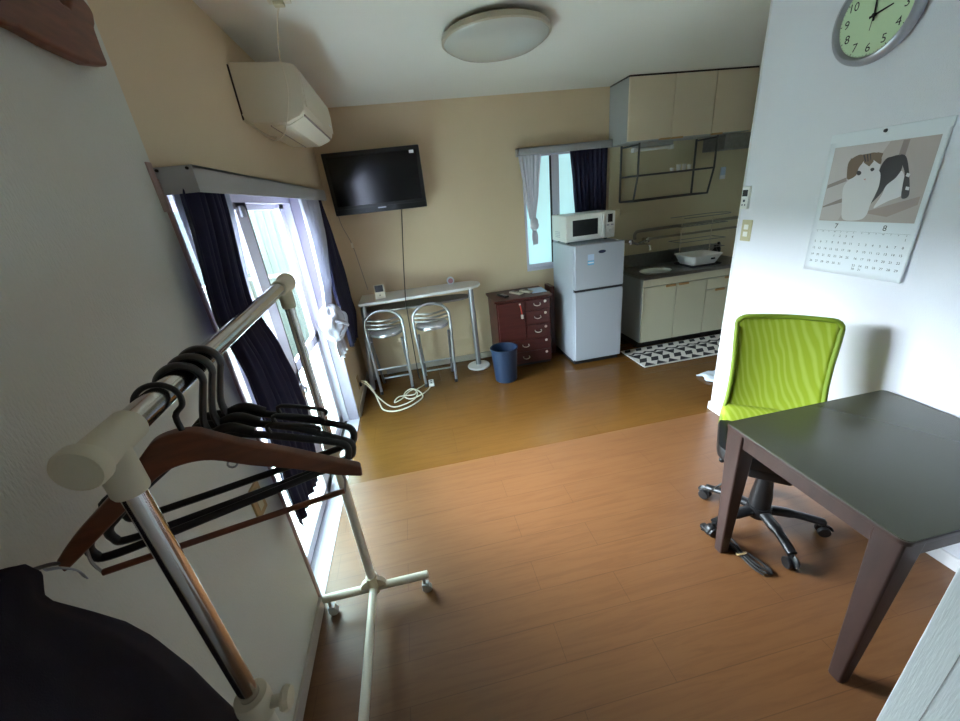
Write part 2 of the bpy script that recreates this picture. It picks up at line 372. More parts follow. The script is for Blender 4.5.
# balcony window
w1 = bpy.data.objects.new('window_1', None); COL.objects.link(w1); w1.location = (-0.13, -1.69, 0); WM['window_1'] = V(-0.13, -1.69, 0); w1['kind'] = 'structure'
fr = MB()
fr.box(-0.19, -0.085, OY0 - 0.02, OY0 + 0.03, -0.02, OZ).box(-0.19, -0.085, OY1 - 0.028, OY1 + 0.02, -0.02, OZ).box(-0.19, -0.085, OY0, OY1, OZ - 0.045, OZ)
fr.box(-0.2, -0.078, OY0, OY1, -0.05, 0.008).box(-0.13, -0.122, OY0, OY1, 0.008, 0.022).box(-0.17, -0.162, OY0, OY1, 0.008, 0.022).box(-0.078, -0.0, OY0, OY1, -0.05, 0.004)
fr.build('window_frame', 'alu', w1)
MB().box(-0.118, -0.098, OY0 + 0.03, OY1 - 0.028, 0.0085, 0.0105).build('window_track', 'alu_dark', w1)
def sash(y0, y1, xc, w0, w1_, rail=(0.745, 0.815)):
    s = MB(); t = 0.014
    s.box(xc - t, xc + t, y0, y0 + w0, 0.022, OZ - 0.03, 0.003).box(xc - t, xc + t, y1 - w1_, y1, 0.022, OZ - 0.03, 0.003)
    s.box(xc - t, xc + t, y0, y1, 0.022, 0.085, 0.003).box(xc - t, xc + t, y0, y1, OZ - 0.075, OZ - 0.03, 0.003).box(xc - t, xc + t, y0, y1, rail[0], rail[1], 0.003)
    o = s.build('window_sash', 'alu', w1)
    MB().box(xc - 0.003, xc + 0.003, y0 + w0, y1 - w1_, rail[1], OZ - 0.075).build('glass', 'glass', o)
    MB().box(xc - 0.003, xc + 0.003, y0 + w0, y1 - w1_, 0.085, rail[0]).build('frosted_glass', 'frost', o)
    return o
sash(-1.69, -0.888, -0.145, 0.02, 0.09)
sn = sash(-2.50, -1.67, -0.106, 0.06, 0.13)
MB().box(-0.094, -0.09, -1.672, -1.664, 0.03, OZ - 0.035).build('seal', 'alu_dark', sn)
MB().box(-0.092, -0.08, -1.77, -1.725, 1.635, 1.685, 0.003).build('latch', 'steel', sn)
MB().lathe([(0.0, 0.0), (0.032, 0.0), (0.034, 0.012), (0.02, 0.02), (0.018, 0.03), (0.0, 0.032)], (-0.092, -1.70, 0.70), axis='x', seg=20).build('crescent_lock', 'steel', sn)

# outside: balcony and the building opposite
struct(MB().box(-1.25, -0.2, -4.3, 1.0, -0.2, -0.06).build('floor_balcony', 'balcony'))
bal = MB(); bal.box(-1.25, -1.17, -4.3, 1.0, -0.06, 0.32)
bal.build('wall_balcony', 'balcony_white')['kind'] = 'structure'
rl = MB(); rl.box(-1.24, -1.18, -4.3, 1.0, 1.08, 1.13, 0.004)
k = -4.25
while k < 1.0:
    rl.box(-1.225, -1.195, k, k + 0.02, 0.32, 1.08); k += 0.115
tag(rl.build('balcony_railing', 'balcony_white'), 'white upright balcony railing seen through the sliding window glass', 'railing')
nb = thing('neighbouring_house', 'pale house wall across from the balcony beyond the glass', 'building', (-4.5, -1.5, -3.0))
hw = MB(); hw.box(-4.7, -4.5, -9, 22, -3, 2.2)
for i in range(24): hw.box(-4.5, -4.488, -9, 22, -2.9 + i * 0.21, -2.89 + i * 0.21 + 0.16, 0.004)
hw.build('wall', 'house_grey', nb)
bp0 = thing('balcony_partition', 'pale ribbed balcony partition seen through the sliding glass', 'partition', (-0.72, 1.0, -0.06))
MB().box(-1.25, -1.21, 0.98, 1.02, -0.06, 2.35).box(-0.24, -0.2, 0.98, 1.02, -0.06, 2.35).box(-1.25, -0.2, 0.98, 1.02, 2.31, 2.35).box(-1.25, -0.2, 0.98, 1.02, 1.0, 1.04).box(-1.25, -0.2, 0.98, 1.02, -0.06, 0.0).build('frame', 'balcony_white', bp0)
pr_ = MB(); pr_.box(-1.21, -0.24, 0.996, 1.006, 0.0, 2.31)
for i in range(12): pr_.box(-1.19 + i * 0.08, -1.165 + i * 0.08, 0.988, 0.997, 0.0, 2.31, 0.003)
pr_.build('panel', 'partition_green', bp0)
struct(MB().box(-30, -0.2, -30, 30, -3.2, -3.0).build('ground', 'balcony'))

# back window
w2 = bpy.data.objects.new('window_2', None); COL.objects.link(w2); w2.location = (2.2, 0.05, WZ0); WM['window_2'] = V(2.2, 0.05, WZ0); w2['kind'] = 'structure'
fr = MB()
fr.box(WX0, WX0 + 0.022, -0.006, 0.09, WZ0, WZ1, 0.002).box(WX1 - 0.022, WX1, -0.006, 0.09, WZ0, WZ1, 0.002).box(WX0, WX1, -0.006, 0.09, WZ1 - 0.03, WZ1).box(WX0, WX1, -0.012, 0.09, WZ0, WZ0 + 0.026, 0.002)
fr.build('window_frame', 'alu', w2)
s = MB(); s.box(2.075, 2.155, 0.008, 0.04, WZ0 + 0.026, WZ1 - 0.03, 0.003).box(WX0 + 0.022, 2.08, 0.012, 0.034, WZ0 + 0.026, WZ0 + 0.062, 0.002).box(2.15, WX1 - 0.022, 0.03, 0.055, WZ0 + 0.026, WZ0 + 0.062, 0.002)
s.build('window_sash', 'alu', w2)
MB().box(2.062, 2.078, 0.006, 0.03, WZ0 + 0.06, WZ1 - 0.03).build('seal', 'alu_dark', w2)
MB().box(WX0 + 0.02, 2.078, 0.02, 0.028, WZ0 + 0.06, WZ1 - 0.028).build('window_pane', 'pane_lit', w2)
MB().box(2.152, WX1 - 0.02, 0.042, 0.05, WZ0 + 0.06, WZ1 - 0.028).build('window_pane', 'pane_lit', w2)
MB().box(2.085, 2.10, -0.004, 0.01, 1.345, 1.375, 0.003).box(2.125, 2.14, -0.004, 0.01, 1.345, 1.375, 0.003).build('window_lock', 'alu_dark', w2)

# the open door at the right, swung into the room beside the camera
d1 = bpy.data.objects.new('door_1', None); COL.objects.link(d1); d1.location = (1.7, -4.2, 0); WM['door_1'] = V(1.7, -4.2, 0); d1['kind'] = 'structure'
e0, e1 = V(1.55, -3.49, 0), V(1.80, -4.22, 0); ax = (e1 - e0); dl = ax.length; ax.normalize(); ay = V(0, 0, 1).cross(ax)
dm = MB(); dm.obox((e0 + e1) / 2 + V(0, 0, 1.0) - ay * -0.018, ax, ay, V(0, 0, 1), dl, 0.036, 1.98, 0.003)
dm.build('door_leaf', 'door_white', d1)
gm = MB()
for q in (0.05, 0.11, 0.20, 0.33, 0.41, 0.56):
    gm.obox(e0 + ax * q + V(0, 0, 0.98 + 0.0), ax, ay, V(0, 0, 1), 0.0014, 0.0012, 1.7)
gm.build('door_groove', 'cab_grey', d1)
gm = MB()
hp = e0 + ax * 0.06 + V(0, 0, 0.98)
gm.cyl(hp + ay * 0.0, hp - ay * 0.045, 0.011).tube([hp - ay * 0.045, hp - ay * 0.045 + ax * 0.11], 0.009)
gm.build('door_handle', 'steel', d1)

# ------------------------------------------------------------------ curtains
def curtain(rows, n, amp, axis, pleats, seed, mats, name, t=0.003, ctr=0.0, nz=40):
    # rows: (z, a, b, depth, amp_scale) from top to bottom; a..b is the extent along the wall
    rnd = random.Random(seed); ph = [rnd.random() * 6.28 for _ in range(6)]
    def lerp_rows(z):
        for r0, r1 in zip(rows[:-1], rows[1:]):
            if r0[0] >= z >= r1[0]:
                t_ = (r0[0] - z) / (r0[0] - r1[0] + 1e-9); t_ = t_ * t_ * (3 - 2 * t_) * 0.5 + t_ * 0.5
                return [x + (y - x) * t_ for x, y in zip(r0, r1)]
        return list(rows[-1])
    G = []
    for i in range(nz + 1):
        z = rows[0][0] + (rows[-1][0] - rows[0][0]) * i / nz
        _, a, b_, dep, am = lerp_rows(z); line = []
        for k in range(n + 1):
            s_ = k / n; w = math.sin(2 * PI * pleats * s_ + ph[0] + 0.5 * math.sin(3 * s_ + z * 2 + ph[1])) + 0.4 * math.sin(2 * PI * pleats * 1.7 * s_ + ph[2] + z)
            wob = 0.006 * math.sin(z * 7 + ph[3] + s_ * 9)
            d = dep + amp * am * w + wob * 0.5
            zz = z + (0.008 * math.sin(s_ * 17 + ph[4]) if i == nz else 0)
            al = a + (b_ - a) * s_
            line.append((d, al, zz) if axis == 'y' else (al, d, zz))
        G.append(line)
    mb = MB().grid(G); o = mb.build(name, mats, normals=True, sharp=80); solid(o, t); return o

# pelmets
pm = MB(); pm.box(0.002, 0.10, -2.535, -0.55, 1.765, 1.772).box(0.094, 0.10, -2.535, -0.55, 1.703, 1.772).box(0.002, 0.10, -2.537, -2.531, 1.703, 1.772).box(0.002, 0.10, -0.556, -0.55, 1.703, 1.772)
pel = thing('curtain_pelmet', 'long grey metal curtain box above the balcony window', 'curtain box', (0.05, -1.55, 1.703))
pm.build('box', 'pelmet', pel)
for x in (0.012, 0.088): MB().cyl((x, -2.541, 1.764), (x, -2.537, 1.764), 0.004).build('screw', 'alu_dark', pel)
MB().box(0.02, 0.03, -2.52, -0.57, 1.748, 1.756).box(0.06, 0.07, -2.52, -0.57, 1.748, 1.756).build('rail', 'wire', pel)
MB().box(0.0005, 0.006, -2.56, -2.537, 1.66, 1.785, 0.002).build('edge_strip', 'pink_trim', pel)
pm = MB(); pm.box(1.735, 2.635, -0.10, -0.008, 1.962, 1.97).box(1.735, 2.635, -0.10, -0.094, 1.908, 1.97).box(1.735, 1.741, -0.10, -0.008, 1.908, 1.97).box(2.629, 2.635, -0.10, -0.008, 1.908, 1.97)
pel2 = thing('curtain_pelmet', 'short grey metal curtain box above the small back window', 'curtain box', (2.18, -0.05, 1.908))
pm.build('box', 'pelmet', pel2)
MB().box(1.75, 2.62, -0.06, -0.05, 1.948, 1.956).build('rail', 'wire', pel2)

o = curtain([(1.745, -2.525, -2.27, 0.05, 1), (1.68, -2.55, -2.29, 0.055, 1), (1.36, -2.65, -2.40, 0.068, 1), (1.14, -2.60, -2.28, 0.07, 0.8), (1.0, -2.61, -2.24, 0.075, 0.8), (0.85, -2.63, -2.22, 0.08, 0.6), (0.68, -2.63, -2.26, 0.075, 0.7), (0.54, -2.62, -2.30, 0.07, 1.0)], 90, 0.012, 'y', 7, 3, 'navy', 'navy_curtain')
tag(o, 'navy curtain on the near side of the balcony window, bulging at its lower half', 'curtain')
o = curtain([(1.735, -2.51, -2.14, 0.022, 1), (1.2, -2.515, -2.27, 0.022, 1), (1.0, -2.515, -2.17, 0.024, 1), (0.85, -2.51, -2.10, 0.026, 1), (0.60, -2.51, -2.05, 0.024, 1.0), (0.5, -2.51, -2.16, 0.024, 1)], 90, 0.006, 'y', 8, 5, 'sheer', 'sheer_curtain')
tag(o, 'white sheer curtain peeping out from behind the near navy curtain', 'curtain')
# far pair at the balcony window: sheer tied in a knot, navy behind it
sh = thing('sheer_curtain', 'white sheer curtain tied in a big knot by the balcony window', 'curtain', (0.1, -1.0, 0.6))
o = curtain([(1.745, -1.16, -0.68, 0.05, 1), (1.5, -1.16, -0.74, 0.055, 0.9), (1.2, -1.26, -1.02, 0.072, 0.6), (1.06, -1.38, -1.22, 0.08, 0.4)], 80, 0.014, 'y', 9, 11, 'sheer', 'sheer_tmp')
o.name = 'hanging_cloth'; o.parent = sh; o.location = WM['sheer_tmp'] - WM[sh.name]
kn = MB(); c = V(0.085, -1.31, 0.965)
rows = []
for i in range(25):                       # knotted ball with spiral folds
    th = PI * i / 24; line = []
    for k in range(48):
        a = 2 * PI * k / 48; rr = 1 + 0.10 * math.sin(5 * a + 6 * th) + 0.05 * math.sin(9 * a - 4 * th)
        line.append(c + V(0.072 * math.sin(th) * math.cos(a) * rr, 0.12 * math.sin(th) * math.sin(a) * rr, 0.125 * math.cos(th)))
    rows.append(line)
kn.grid(rows, closed=True)
kn.tube(spline([c + V(-0.03, -0.07, 0.06), c + V(0.05, -0.06, 0.02), c + V(0.07, 0.02, -0.02), c + V(0.02, 0.085, -0.05)], 6), [(0.012, 0.03)] * 19, seg=10)
kn.tube(spline([c + V(0.0, 0.09, 0.05), c + V(0.065, 0.04, 0.035), c + V(0.06, -0.05, -0.04), c + V(0.0, -0.08, -0.06)], 6), [(0.01, 0.026)] * 19, seg=10)
kn.build('knot', 'knot_cloth', sh, sharp=80)
o = curtain([(0.90, -1.36, -1.24, 0.088, 0.5), (0.80, -1.38, -1.17, 0.084, 0.8), (0.72, -1.35, -1.15, 0.084, 1)], 40, 0.016, 'y', 4, 12, 'knot_cloth', 'tail_tmp', nz=14)
o.name = 'tail'; o.parent = sh; o.location = WM['tail_tmp'] - WM[sh.name]
o = curtain([(1.745, -0.69, -0.565, 0.05, 1), (1.45, -0.74, -0.40, 0.05, 1), (1.08, -0.86, -0.29, 0.055, 1), (0.92, -0.86, -0.31, 0.06, 1), (0.78, -0.82, -0.26, 0.065, 1.1), (0.60, -0.78, -0.48, 0.06, 1)], 80, 0.015, 'y', 6, 21, 'navy', 'navy_curtain')
tag(o, 'navy curtain hanging in the corner beside the knotted white curtain', 'curtain')
# back window pair
sh2 = thing('sheer_curtain', 'short white sheer curtain tied at the back window\'s left side', 'curtain', (1.85, -0.05, 1.2))
o = curtain([(1.94, 1.742, 1.965, -0.05, 1), (1.6, 1.785, 1.925, -0.05, 0.9), (1.36, 1.825, 1.885, -0.05, 0.5)], 70, 0.012, 'x', 6, 31, 'sheer_back', 'sheer2_tmp')
o.name = 'hanging_cloth'; o.parent = sh2; o.location = WM['sheer2_tmp'] - WM[sh2.name]
kn = MB(); c = V(1.868, -0.055, 1.315); rows = []
for i in range(17):
    th = PI * i / 16; rows.append([c + V(0.042 * math.sin(th) * math.cos(2 * PI * k / 30) * (1 + .12 * math.sin(4 * 2 * PI * k / 30 + 4 * th)), 0.035 * math.sin(th) * math.sin(2 * PI * k / 30), 0.06 * math.cos(th)) for k in range(30)])
kn.grid(rows, closed=True); kn.build('knot', 'sheer_back', sh2, sharp=80)
o = curtain([(1.28, 1.85, 1.885, -0.05, 0.6), (1.2, 1.835, 1.905, -0.05, 1), (1.125, 1.85, 1.90, -0.05, 0.8)], 30, 0.012, 'x', 3, 33, 'sheer_back', 'tail2_tmp', nz=12)
o.name = 'tail'; o.parent = sh2; o.location = WM['tail2_tmp'] - WM[sh2.name]
o = curtain([(1.94, 2.245, 2.62, -0.05, 1), (1.6, 2.275, 2.615, -0.05, 1), (1.3, 2.30, 2.61, -0.05, 1.0)], 90, 0.013, 'x', 8, 41, 'navy', 'navy_curtain')
tag(o, 'short navy curtain at the back window above the microwave', 'curtain')

# ------------------------------------------------------------------ air conditioner, its cord, ceiling bracket
ac = thing('air_conditioner', 'aged white air conditioner unit high on the beige wall above the balcony window', 'air conditioner', (0.14, -1.24, 2.02))
prof = [(0.007, 2.03), (0.007, 2.258), (0.22, 2.25), (0.272, 2.24), (0.286, 2.225), (0.290, 2.17), (0.287, 2.11), (0.275, 2.062), (0.25, 2.04), (0.19, 2.018), (0.10, 2.02)]
MB().prism([(x, -1.64, z) for x, z in prof], (0, 0.80, 0), bev=0.006).build('body', 'ac_white', ac, sharp=30)
MB().prism([(0.2885, -1.62, 2.075), (0.293, -1.62, 2.17), (0.289, -1.62, 2.222), (0.284, -1.62, 2.222), (0.284, -1.62, 2.08)], (0, 0.76, 0), bev=0.002).build('front_panel', 'ac_white', ac, sharp=30)
MB().prism([(0.262, -1.60, 2.044), (0.19, -1.60, 2.012), (0.11, -1.60, 2.0135), (0.11, -1.60, 2.0175), (0.19, -1.60, 2.0165), (0.255, -1.60, 2.046)], (0, 0.72, 0), bev=0.001).build('louver', 'ac_white', ac)
MB().box(0.263, 0.268, -1.60, -0.88, 2.044, 2.052).build('louver_gap', 'pic_band', ac)
MB().box(0.104, 0.107, -1.60, -0.88, 2.013, 2.019).build('louver_gap', 'pic_band', ac)
MB().box(0.0, 0.0075, -1.638, -0.845, 2.04, 2.25).build('mounting_plate', 'dark_wood', ac)
MB().obox(V(0.2925, -0.97, 2.105), V(0, 1, 0), V(1, 0, 0.15).normalized(), V(-0.15, 0, 1).normalized(), 0.06, 0.001, 0.010).build('badge', 'paper', ac)
cb = MB(); cb.tube(spline([(0.303, -1.80, 2.378), (0.27, -1.72, 2.365), (0.238, -1.69, 2.257), (0.236, -1.69, 2.134), (0.203, -1.69, 2.025), (0.17, -1.69, 1.962), (0.125, -1.69, 1.942), (0.08, -1.68, 1.976), (0.045, -1.665, 2.013), (0.02, -1.655, 2.04), (0.012, -1.655, 2.06)], 6), 0.0028)
cb.tube(spline([(0.012, -1.66, 2.035), (0.04, -1.67, 2.01), (0.10, -1.68, 1.965), (0.14, -1.69, 1.955)], 6), 0.0022)
tag(cb.build('drooping_cord', 'cable_white'), 'thin pale cord drooping from the ceiling socket to the air conditioner', 'cord')
cs = thing('ceiling_socket', 'small square socket on the ceiling with a cord plugged in', 'socket', (0.303, -1.767, H))
MB().box(0.265, 0.35, -1.84, -1.785, 2.388, 2.4, 0.003).build('plate', 'ac_white', cs)
MB().box(0.285, 0.325, -1.825, -1.795, 2.374, 2.388, 0.003).build('plug', 'switch_beige', cs)

# ------------------------------------------------------------------ television and cables
tv = thing('television', 'black flat television mounted high in the back corner', 'television', (0.48, -0.02, 1.6))
TY = -0.16
MB().box(0.084, 0.870, TY, TY + 0.06, 1.596, 2.074, 0.008).build('casing', 'tv_black', tv)
MB().box(0.118, 0.838, TY - 0.001, TY + 0.004, 1.668, 2.042).build('screen', 'tv_screen', tv)
MB().box(0.30, 0.66, -0.10, 0.0, 1.74, 1.94, 0.01).build('wall_bracket', 'black_metal', tv)
MB().prism([(0.10, TY - 0.004, 1.60), (0.86, TY - 0.004, 1.60), (0.86, TY - 0.004, 1.645), (0.10, TY - 0.004, 1.645)], (0, 0.006, 0), bev=0.002).build('speaker_bar', 'tv_black', tv)
MB().box(0.45, 0.52, TY - 0.0052, TY - 0.0035, 1.627, 1.637, 0.001).build('badge', 'silver', tv)
MB().box(0.785, 0.822, TY - 0.0012, TY, 2.018, 2.040).build('sticker', 'paper', tv)
for ch in tv.children:
    if not ch.name.startswith('wall_bracket'): ch.rotation_euler = (math.radians(6.5), 0, math.radians(-3.5))
tc_ = MB().tube(spline([(0.64, -0.12, 1.60), (0.625, -0.14, 1.50), (0.575, -0.27, 1.15), (0.545, -0.40, 0.90), (0.54, -0.418, 0.85), (0.535, -0.43, 0.70), (0.532, -0.42, 0.35), (0.53, -0.36, 0.10), (0.54, -0.30, 0.01)], 8), 0.004)
tag(tc_.build('television_cable', 'cable_black'), 'long black cable hanging from the television down past the bar table', 'cable')
ant = thing('pull_cord', 'thin taupe wall cord with an inline switch beside the television', 'cord', (0.13, -0.005, 0.95))
MB().tube(spline([(0.075, -0.004, 1.62), (0.085, -0.004, 1.50), (0.138, -0.004, 1.33), (0.165, -0.004, 1.12), (0.19, -0.004, 0.90)], 6), 0.0028).build('cord', 'pic_band', ant)
MB().box(0.128, 0.148, -0.014, -0.002, 1.30, 1.345, 0.003).build('switch', 'cable_white', ant)

# ------------------------------------------------------------------ bar table, stools and what stands on it
bt = thing('bar_table', 'narrow white bar table on silver legs along the back wall', 'table', (0.65, -0.2, 0))
out = [(0.125, -0.025), (0.125, -0.40), (0.40, -0.40), (0.60, -0.385), (0.80, -0.36), (1.02, -0.35), (1.15, -0.33), (1.22, -0.28), (1.255, -0.20), (1.25, -0.12), (1.20, -0.05), (1.12, -0.025)]
MB().prism([(x, y, 0.833) for x, y in out], (0, 0, 0.027), bev=0.008, seg=3).build('tabletop', 'bar_white', bt)
el = [(0.62 + 0.51 * math.copysign(abs(math.cos(2 * PI * k / 48)) ** 0.7, math.cos(2 * PI * k / 48)), -0.195 + 0.135 * math.copysign(abs(math.sin(2 * PI * k / 48)) ** 0.7, math.sin(2 * PI * k / 48))) for k in range(48)]
MB().prism([(x, y, 0.738) for x, y in el], (0, 0, 0.018), bev=0.004).build('shelf', 'steel_dull', bt)
MB().cyl((1.153, -0.205, 0.012), (1.153, -0.205, 0.834), 0.026).build('leg', 'steel', bt)
MB().lathe([(0.0, 0.0), (0.112, 0.0), (0.116, 0.008), (0.11, 0.018), (0.03, 0.026), (0.0, 0.026)], (1.153, -0.205, 0.0)).build('foot', 'bar_white', bt)
MB().tube([(0.075, -0.33, 0.0), (0.16, -0.33, 0.834)], 0.024, seg=16).build('leg', 'steel', bt)
MB().tube([(0.075, -0.09, 0.0), (0.16, -0.09, 0.834)], 0.024, seg=16).build('leg', 'steel', bt)
MB().prism([(0.073, -0.33, 0.08), (0.148, -0.33, 0.80), (0.160, -0.33, 0.80), (0.085, -0.33, 0.08)], (0, 0.24, 0), bev=0.002).build('side_panel', 'steel_dull', bt)
def make_stool(cx, label):
    st = thing('folding_stool', label, 'stool', (cx, -0.40, 0), 'folding bar stools at the bar table')
    yb = -0.475
    arch = [(cx - 0.145, yb, 0.0), (cx - 0.152, yb, 0.30), (cx - 0.165, yb, 0.60)]
    for k in range(1, 12):
        a = PI - PI * k / 12; arch.append((cx + 0.167 * math.cos(a), yb, 0.66 + 0.135 * math.sin(a)))
    arch += [(cx + 0.165, yb, 0.60), (cx + 0.152, yb, 0.30), (cx + 0.145, yb, 0.0)]
    MB().tube(arch, 0.0125, seg=12).build('back_frame', 'steel', st)
    for zz, w in ((0.72, 0.145), (0.685, 0.16), (0.65, 0.165)):
        MB().tube(spline([(cx - w, yb, zz), (cx, yb - 0.03, zz - 0.012), (cx + w, yb, zz)], 8), [(0.009, 0.004)] * 17, seg=8).build('back_slat', 'steel_dull', st)
    for sx in (-1, 1):
        MB().tube([(cx + sx * 0.135, -0.50, 0.53), (cx + sx * 0.135, -0.22, 0.0)], 0.0115, seg=12).build('leg', 'steel', st)
    MB().tube([(cx - 0.135, -0.25, 0.06), (cx + 0.135, -0.25, 0.06)], 0.008, seg=8).build('stretcher', 'steel', st)
    MB().tube([(cx - 0.15, yb, 0.25), (cx + 0.15, yb, 0.25)], 0.008, seg=8).build('footrest', 'steel', st)
    MB().lathe([(0.0, 0.035), (0.12, 0.035), (0.142, 0.028), (0.148, 0.016), (0.14, 0.004), (0.0, 0.0)], (cx, -0.375, 0.555)).build('seat', 'bar_white', st)
    MB().lathe([(0.140, 0.0), (0.1495, 0.004), (0.152, 0.016), (0.1485, 0.028), (0.140, 0.0)], (cx, -0.375, 0.5555)).build('seat_rim', 'steel', st)
    for sx in (-1, 1):
        MB().cyl((cx + sx * 0.145, yb, 0), (cx + sx * 0.146, yb, 0.03), 0.0145, seg=12).build('foot_cap', 'black_plastic', st)
    return st
s1_ = make_stool(0.315, 'silver folding stool with white seat nearer the left wall corner')
dup(s1_, (0.42, 0, 0), 'silver folding stool with white seat nearer the blue waste bin')
th_ = thing('weather_station', 'small cream upright device with black display on the bar table', 'thermometer', (0.32, -0.30, 0.86))
tilt = Matrix.Translation((0.32, -0.30, 0.86)) @ Matrix.Rotation(math.radians(-14), 4, 'X')
MB().box(-0.045, 0.045, -0.012, 0.012, 0, 0.125, 0.005, mx=tilt).build('body', 'cable_white', th_)
MB().box(-0.036, 0.036, -0.0135, -0.011, 0.06, 0.118, 0.001, mx=tilt).build('display', 'tv_black', th_)
MB().box(-0.005, 0.005, -0.0135, -0.011, 0.026, 0.036, 0.001, mx=tilt).build('button', 'dark_gap', th_)
MB().box(-0.02, 0.02, 0.0, 0.04, -0.002, 0.015, 0.002, mx=Matrix.Translation((0.32, -0.30, 0.862))).build('stand', 'cable_white', th_)
ck = thing('small_dial', 'tiny white round dial standing at the bar table\'s back edge', 'clock', (0.985, -0.09, 0.86))
MB().lathe([(0.0, 0.0), (0.032, 0.0), (0.036, 0.006), (0.036, 0.028), (0.0, 0.030)], (0.985, -0.105, 0.896), axis='y', seg=28).build('case', 'paper', ck)
MB().lathe([(0.0, -0.001), (0.024, -0.001), (0.024, 0.001), (0.0, 0.001)], (0.985, -0.105, 0.896), axis='y', seg=24).build('face', 'pink', ck)
MB().box(0.96, 1.01, -0.10, -0.07, 0.86, 0.868, 0.002).build('stand', 'paper', ck)

# extension cord on the floor and its outlet
ol = thing('wall_outlet', 'tan wall outlet low behind the window jamb with a cord plugged in', 'outlet', (0.0, -0.57, 0.2))
MB().box(0.0, 0.008, -0.605, -0.535, 0.145, 0.265, 0.003).build('plate', 'brown_plate', ol)
MB().box(0.008, 0.03, -0.59, -0.55, 0.165, 0.20, 0.003).build('plug', 'black_plastic', ol)
xc_ = thing('extension_cord', 'white extension cord coiled on the floor under the stools', 'cord', (0.4, -0.6, 0))
p = [(0.03, -0.57, 0.215), (0.07, -0.59, 0.205), (0.12, -0.62, 0.13), (0.16, -0.70, 0.03), (0.20, -0.80, 0.006), (0.30, -0.86, 0.006), (0.43, -0.82, 0.006), (0.54, -0.70, 0.007), (0.52, -0.58, 0.012), (0.45, -0.50, 0.016), (0.39, -0.53, 0.006), (0.38, -0.62, 0.006), (0.44, -0.70, 0.014), (0.54, -0.66, 0.02), (0.60, -0.56, 0.006), (0.64, -0.48, 0.012)]
MB().tube(spline(p, 7), 0.0058, seg=8).build('cord', 'cable_white', xc_)
p = [(0.03, -0.57, 0.20), (0.08, -0.60, 0.17), (0.17, -0.68, 0.06), (0.27, -0.77, 0.006), (0.38, -0.78, 0.013), (0.47, -0.72, 0.018), (0.50, -0.62, 0.02), (0.47, -0.54, 0.024), (0.42, -0.56, 0.018), (0.36, -0.66, 0.012), (0.29, -0.70, 0.006), (0.33, -0.60, 0.006), (0.47, -0.64, 0.022), (0.50, -0.54, 0.02), (0.54, -0.47, 0.006), (0.57, -0.44, 0.006)]
MB().tube(spline(p, 7), 0.0052, seg=8).build('cord', 'cable_white', xc_)
MB().box(0.615, 0.665, -0.50, -0.39, 0.0, 0.028, 0.005, mx=None).build('socket_block', 'white_plastic', xc_)
for y in (-0.465, -0.425): MB().box(0.632, 0.648, y - 0.01, y + 0.01, 0.027, 0.029).build('socket_hole', 'dark_gap', xc_)

# ------------------------------------------------------------------ chest of drawers, remotes, bin
ch = thing('drawer_chest', 'dark mahogany cabinet with a door and five drawers between bar table and fridge', 'chest', (1.62, -0.2, 0))
CX0, CX1, CF, CT = 1.35, 1.878, -0.40, 0.705
MB().box(CX0, CX1, CF, -0.015, 0.03, CT - 0.022, 0.003).build('carcass', 'mahogany', ch)
MB().box(CX0 - 0.018, CX1 + 0.018, CF - 0.022, -0.012, CT - 0.022, CT, 0.005).build('top', 'mahogany', ch)
MB().box(CX0 + 0.005, CX1 - 0.005, CF + 0.02, -0.03, 0.0, 0.03).build('plinth', 'dark_gap', ch)
def pull(cx, cz, par):
    MB().tube(spline([(cx - 0.03, CF - 0.014, cz + 0.008), (cx - 0.028, CF - 0.034, cz - 0.002), (cx, CF - 0.038, cz - 0.010), (cx + 0.028, CF - 0.034, cz - 0.002), (cx + 0.03, CF - 0.014, cz + 0.008)], 5), 0.0042, seg=8).build('handle', 'handle_silver', par)
dd = MB().box(CX0 + 0.012, 1.62, CF - 0.014, CF, 0.285, CT - 0.032, 0.004).build('door', 'mahogany', ch)
MB().lathe([(0, -0.004), (0.008, -0.004), (0.010, 0.002), (0, 0.002)], (1.575, CF - 0.016, 0.645), axis='y', seg=16).build('lock', 'handle_silver', dd)
MB().tube(spline([(1.575, CF - 0.022, 0.64), (1.582, CF - 0.026, 0.60), (1.588, CF - 0.024, 0.55)], 5), 0.006, seg=8).build('strap', 'red', dd)
MB().box(1.578, 1.60, CF - 0.032, CF - 0.015, 0.505, 0.545, 0.004).build('padlock', 'handle_silver', dd)
for x0, x1, z0, z1 in ((1.628, CX1 - 0.012, 0.567, CT - 0.032), (1.628, CX1 - 0.012, 0.428, 0.560), (1.628, CX1 - 0.012, 0.288, 0.421), (CX0 + 0.012, CX1 - 0.012, 0.163, 0.281), (CX0 + 0.012, CX1 - 0.012, 0.036, 0.156)):
    dr = MB().box(x0, x1, CF - 0.014, CF, z0, z1, 0.004).build('drawer', 'mahogany', ch)
    pull((x0 + x1) / 2 - 0.005, (z0 + z1) / 2 + 0.005, dr)
    MB().lathe([(0, -0.005), (0.011, -0.005), (0.014, 0.002), (0, 0.002)], (CX1 - 0.055, CF - 0.015, z1 - 0.03), axis='y', seg=16).build('lock', 'handle_silver', dr)
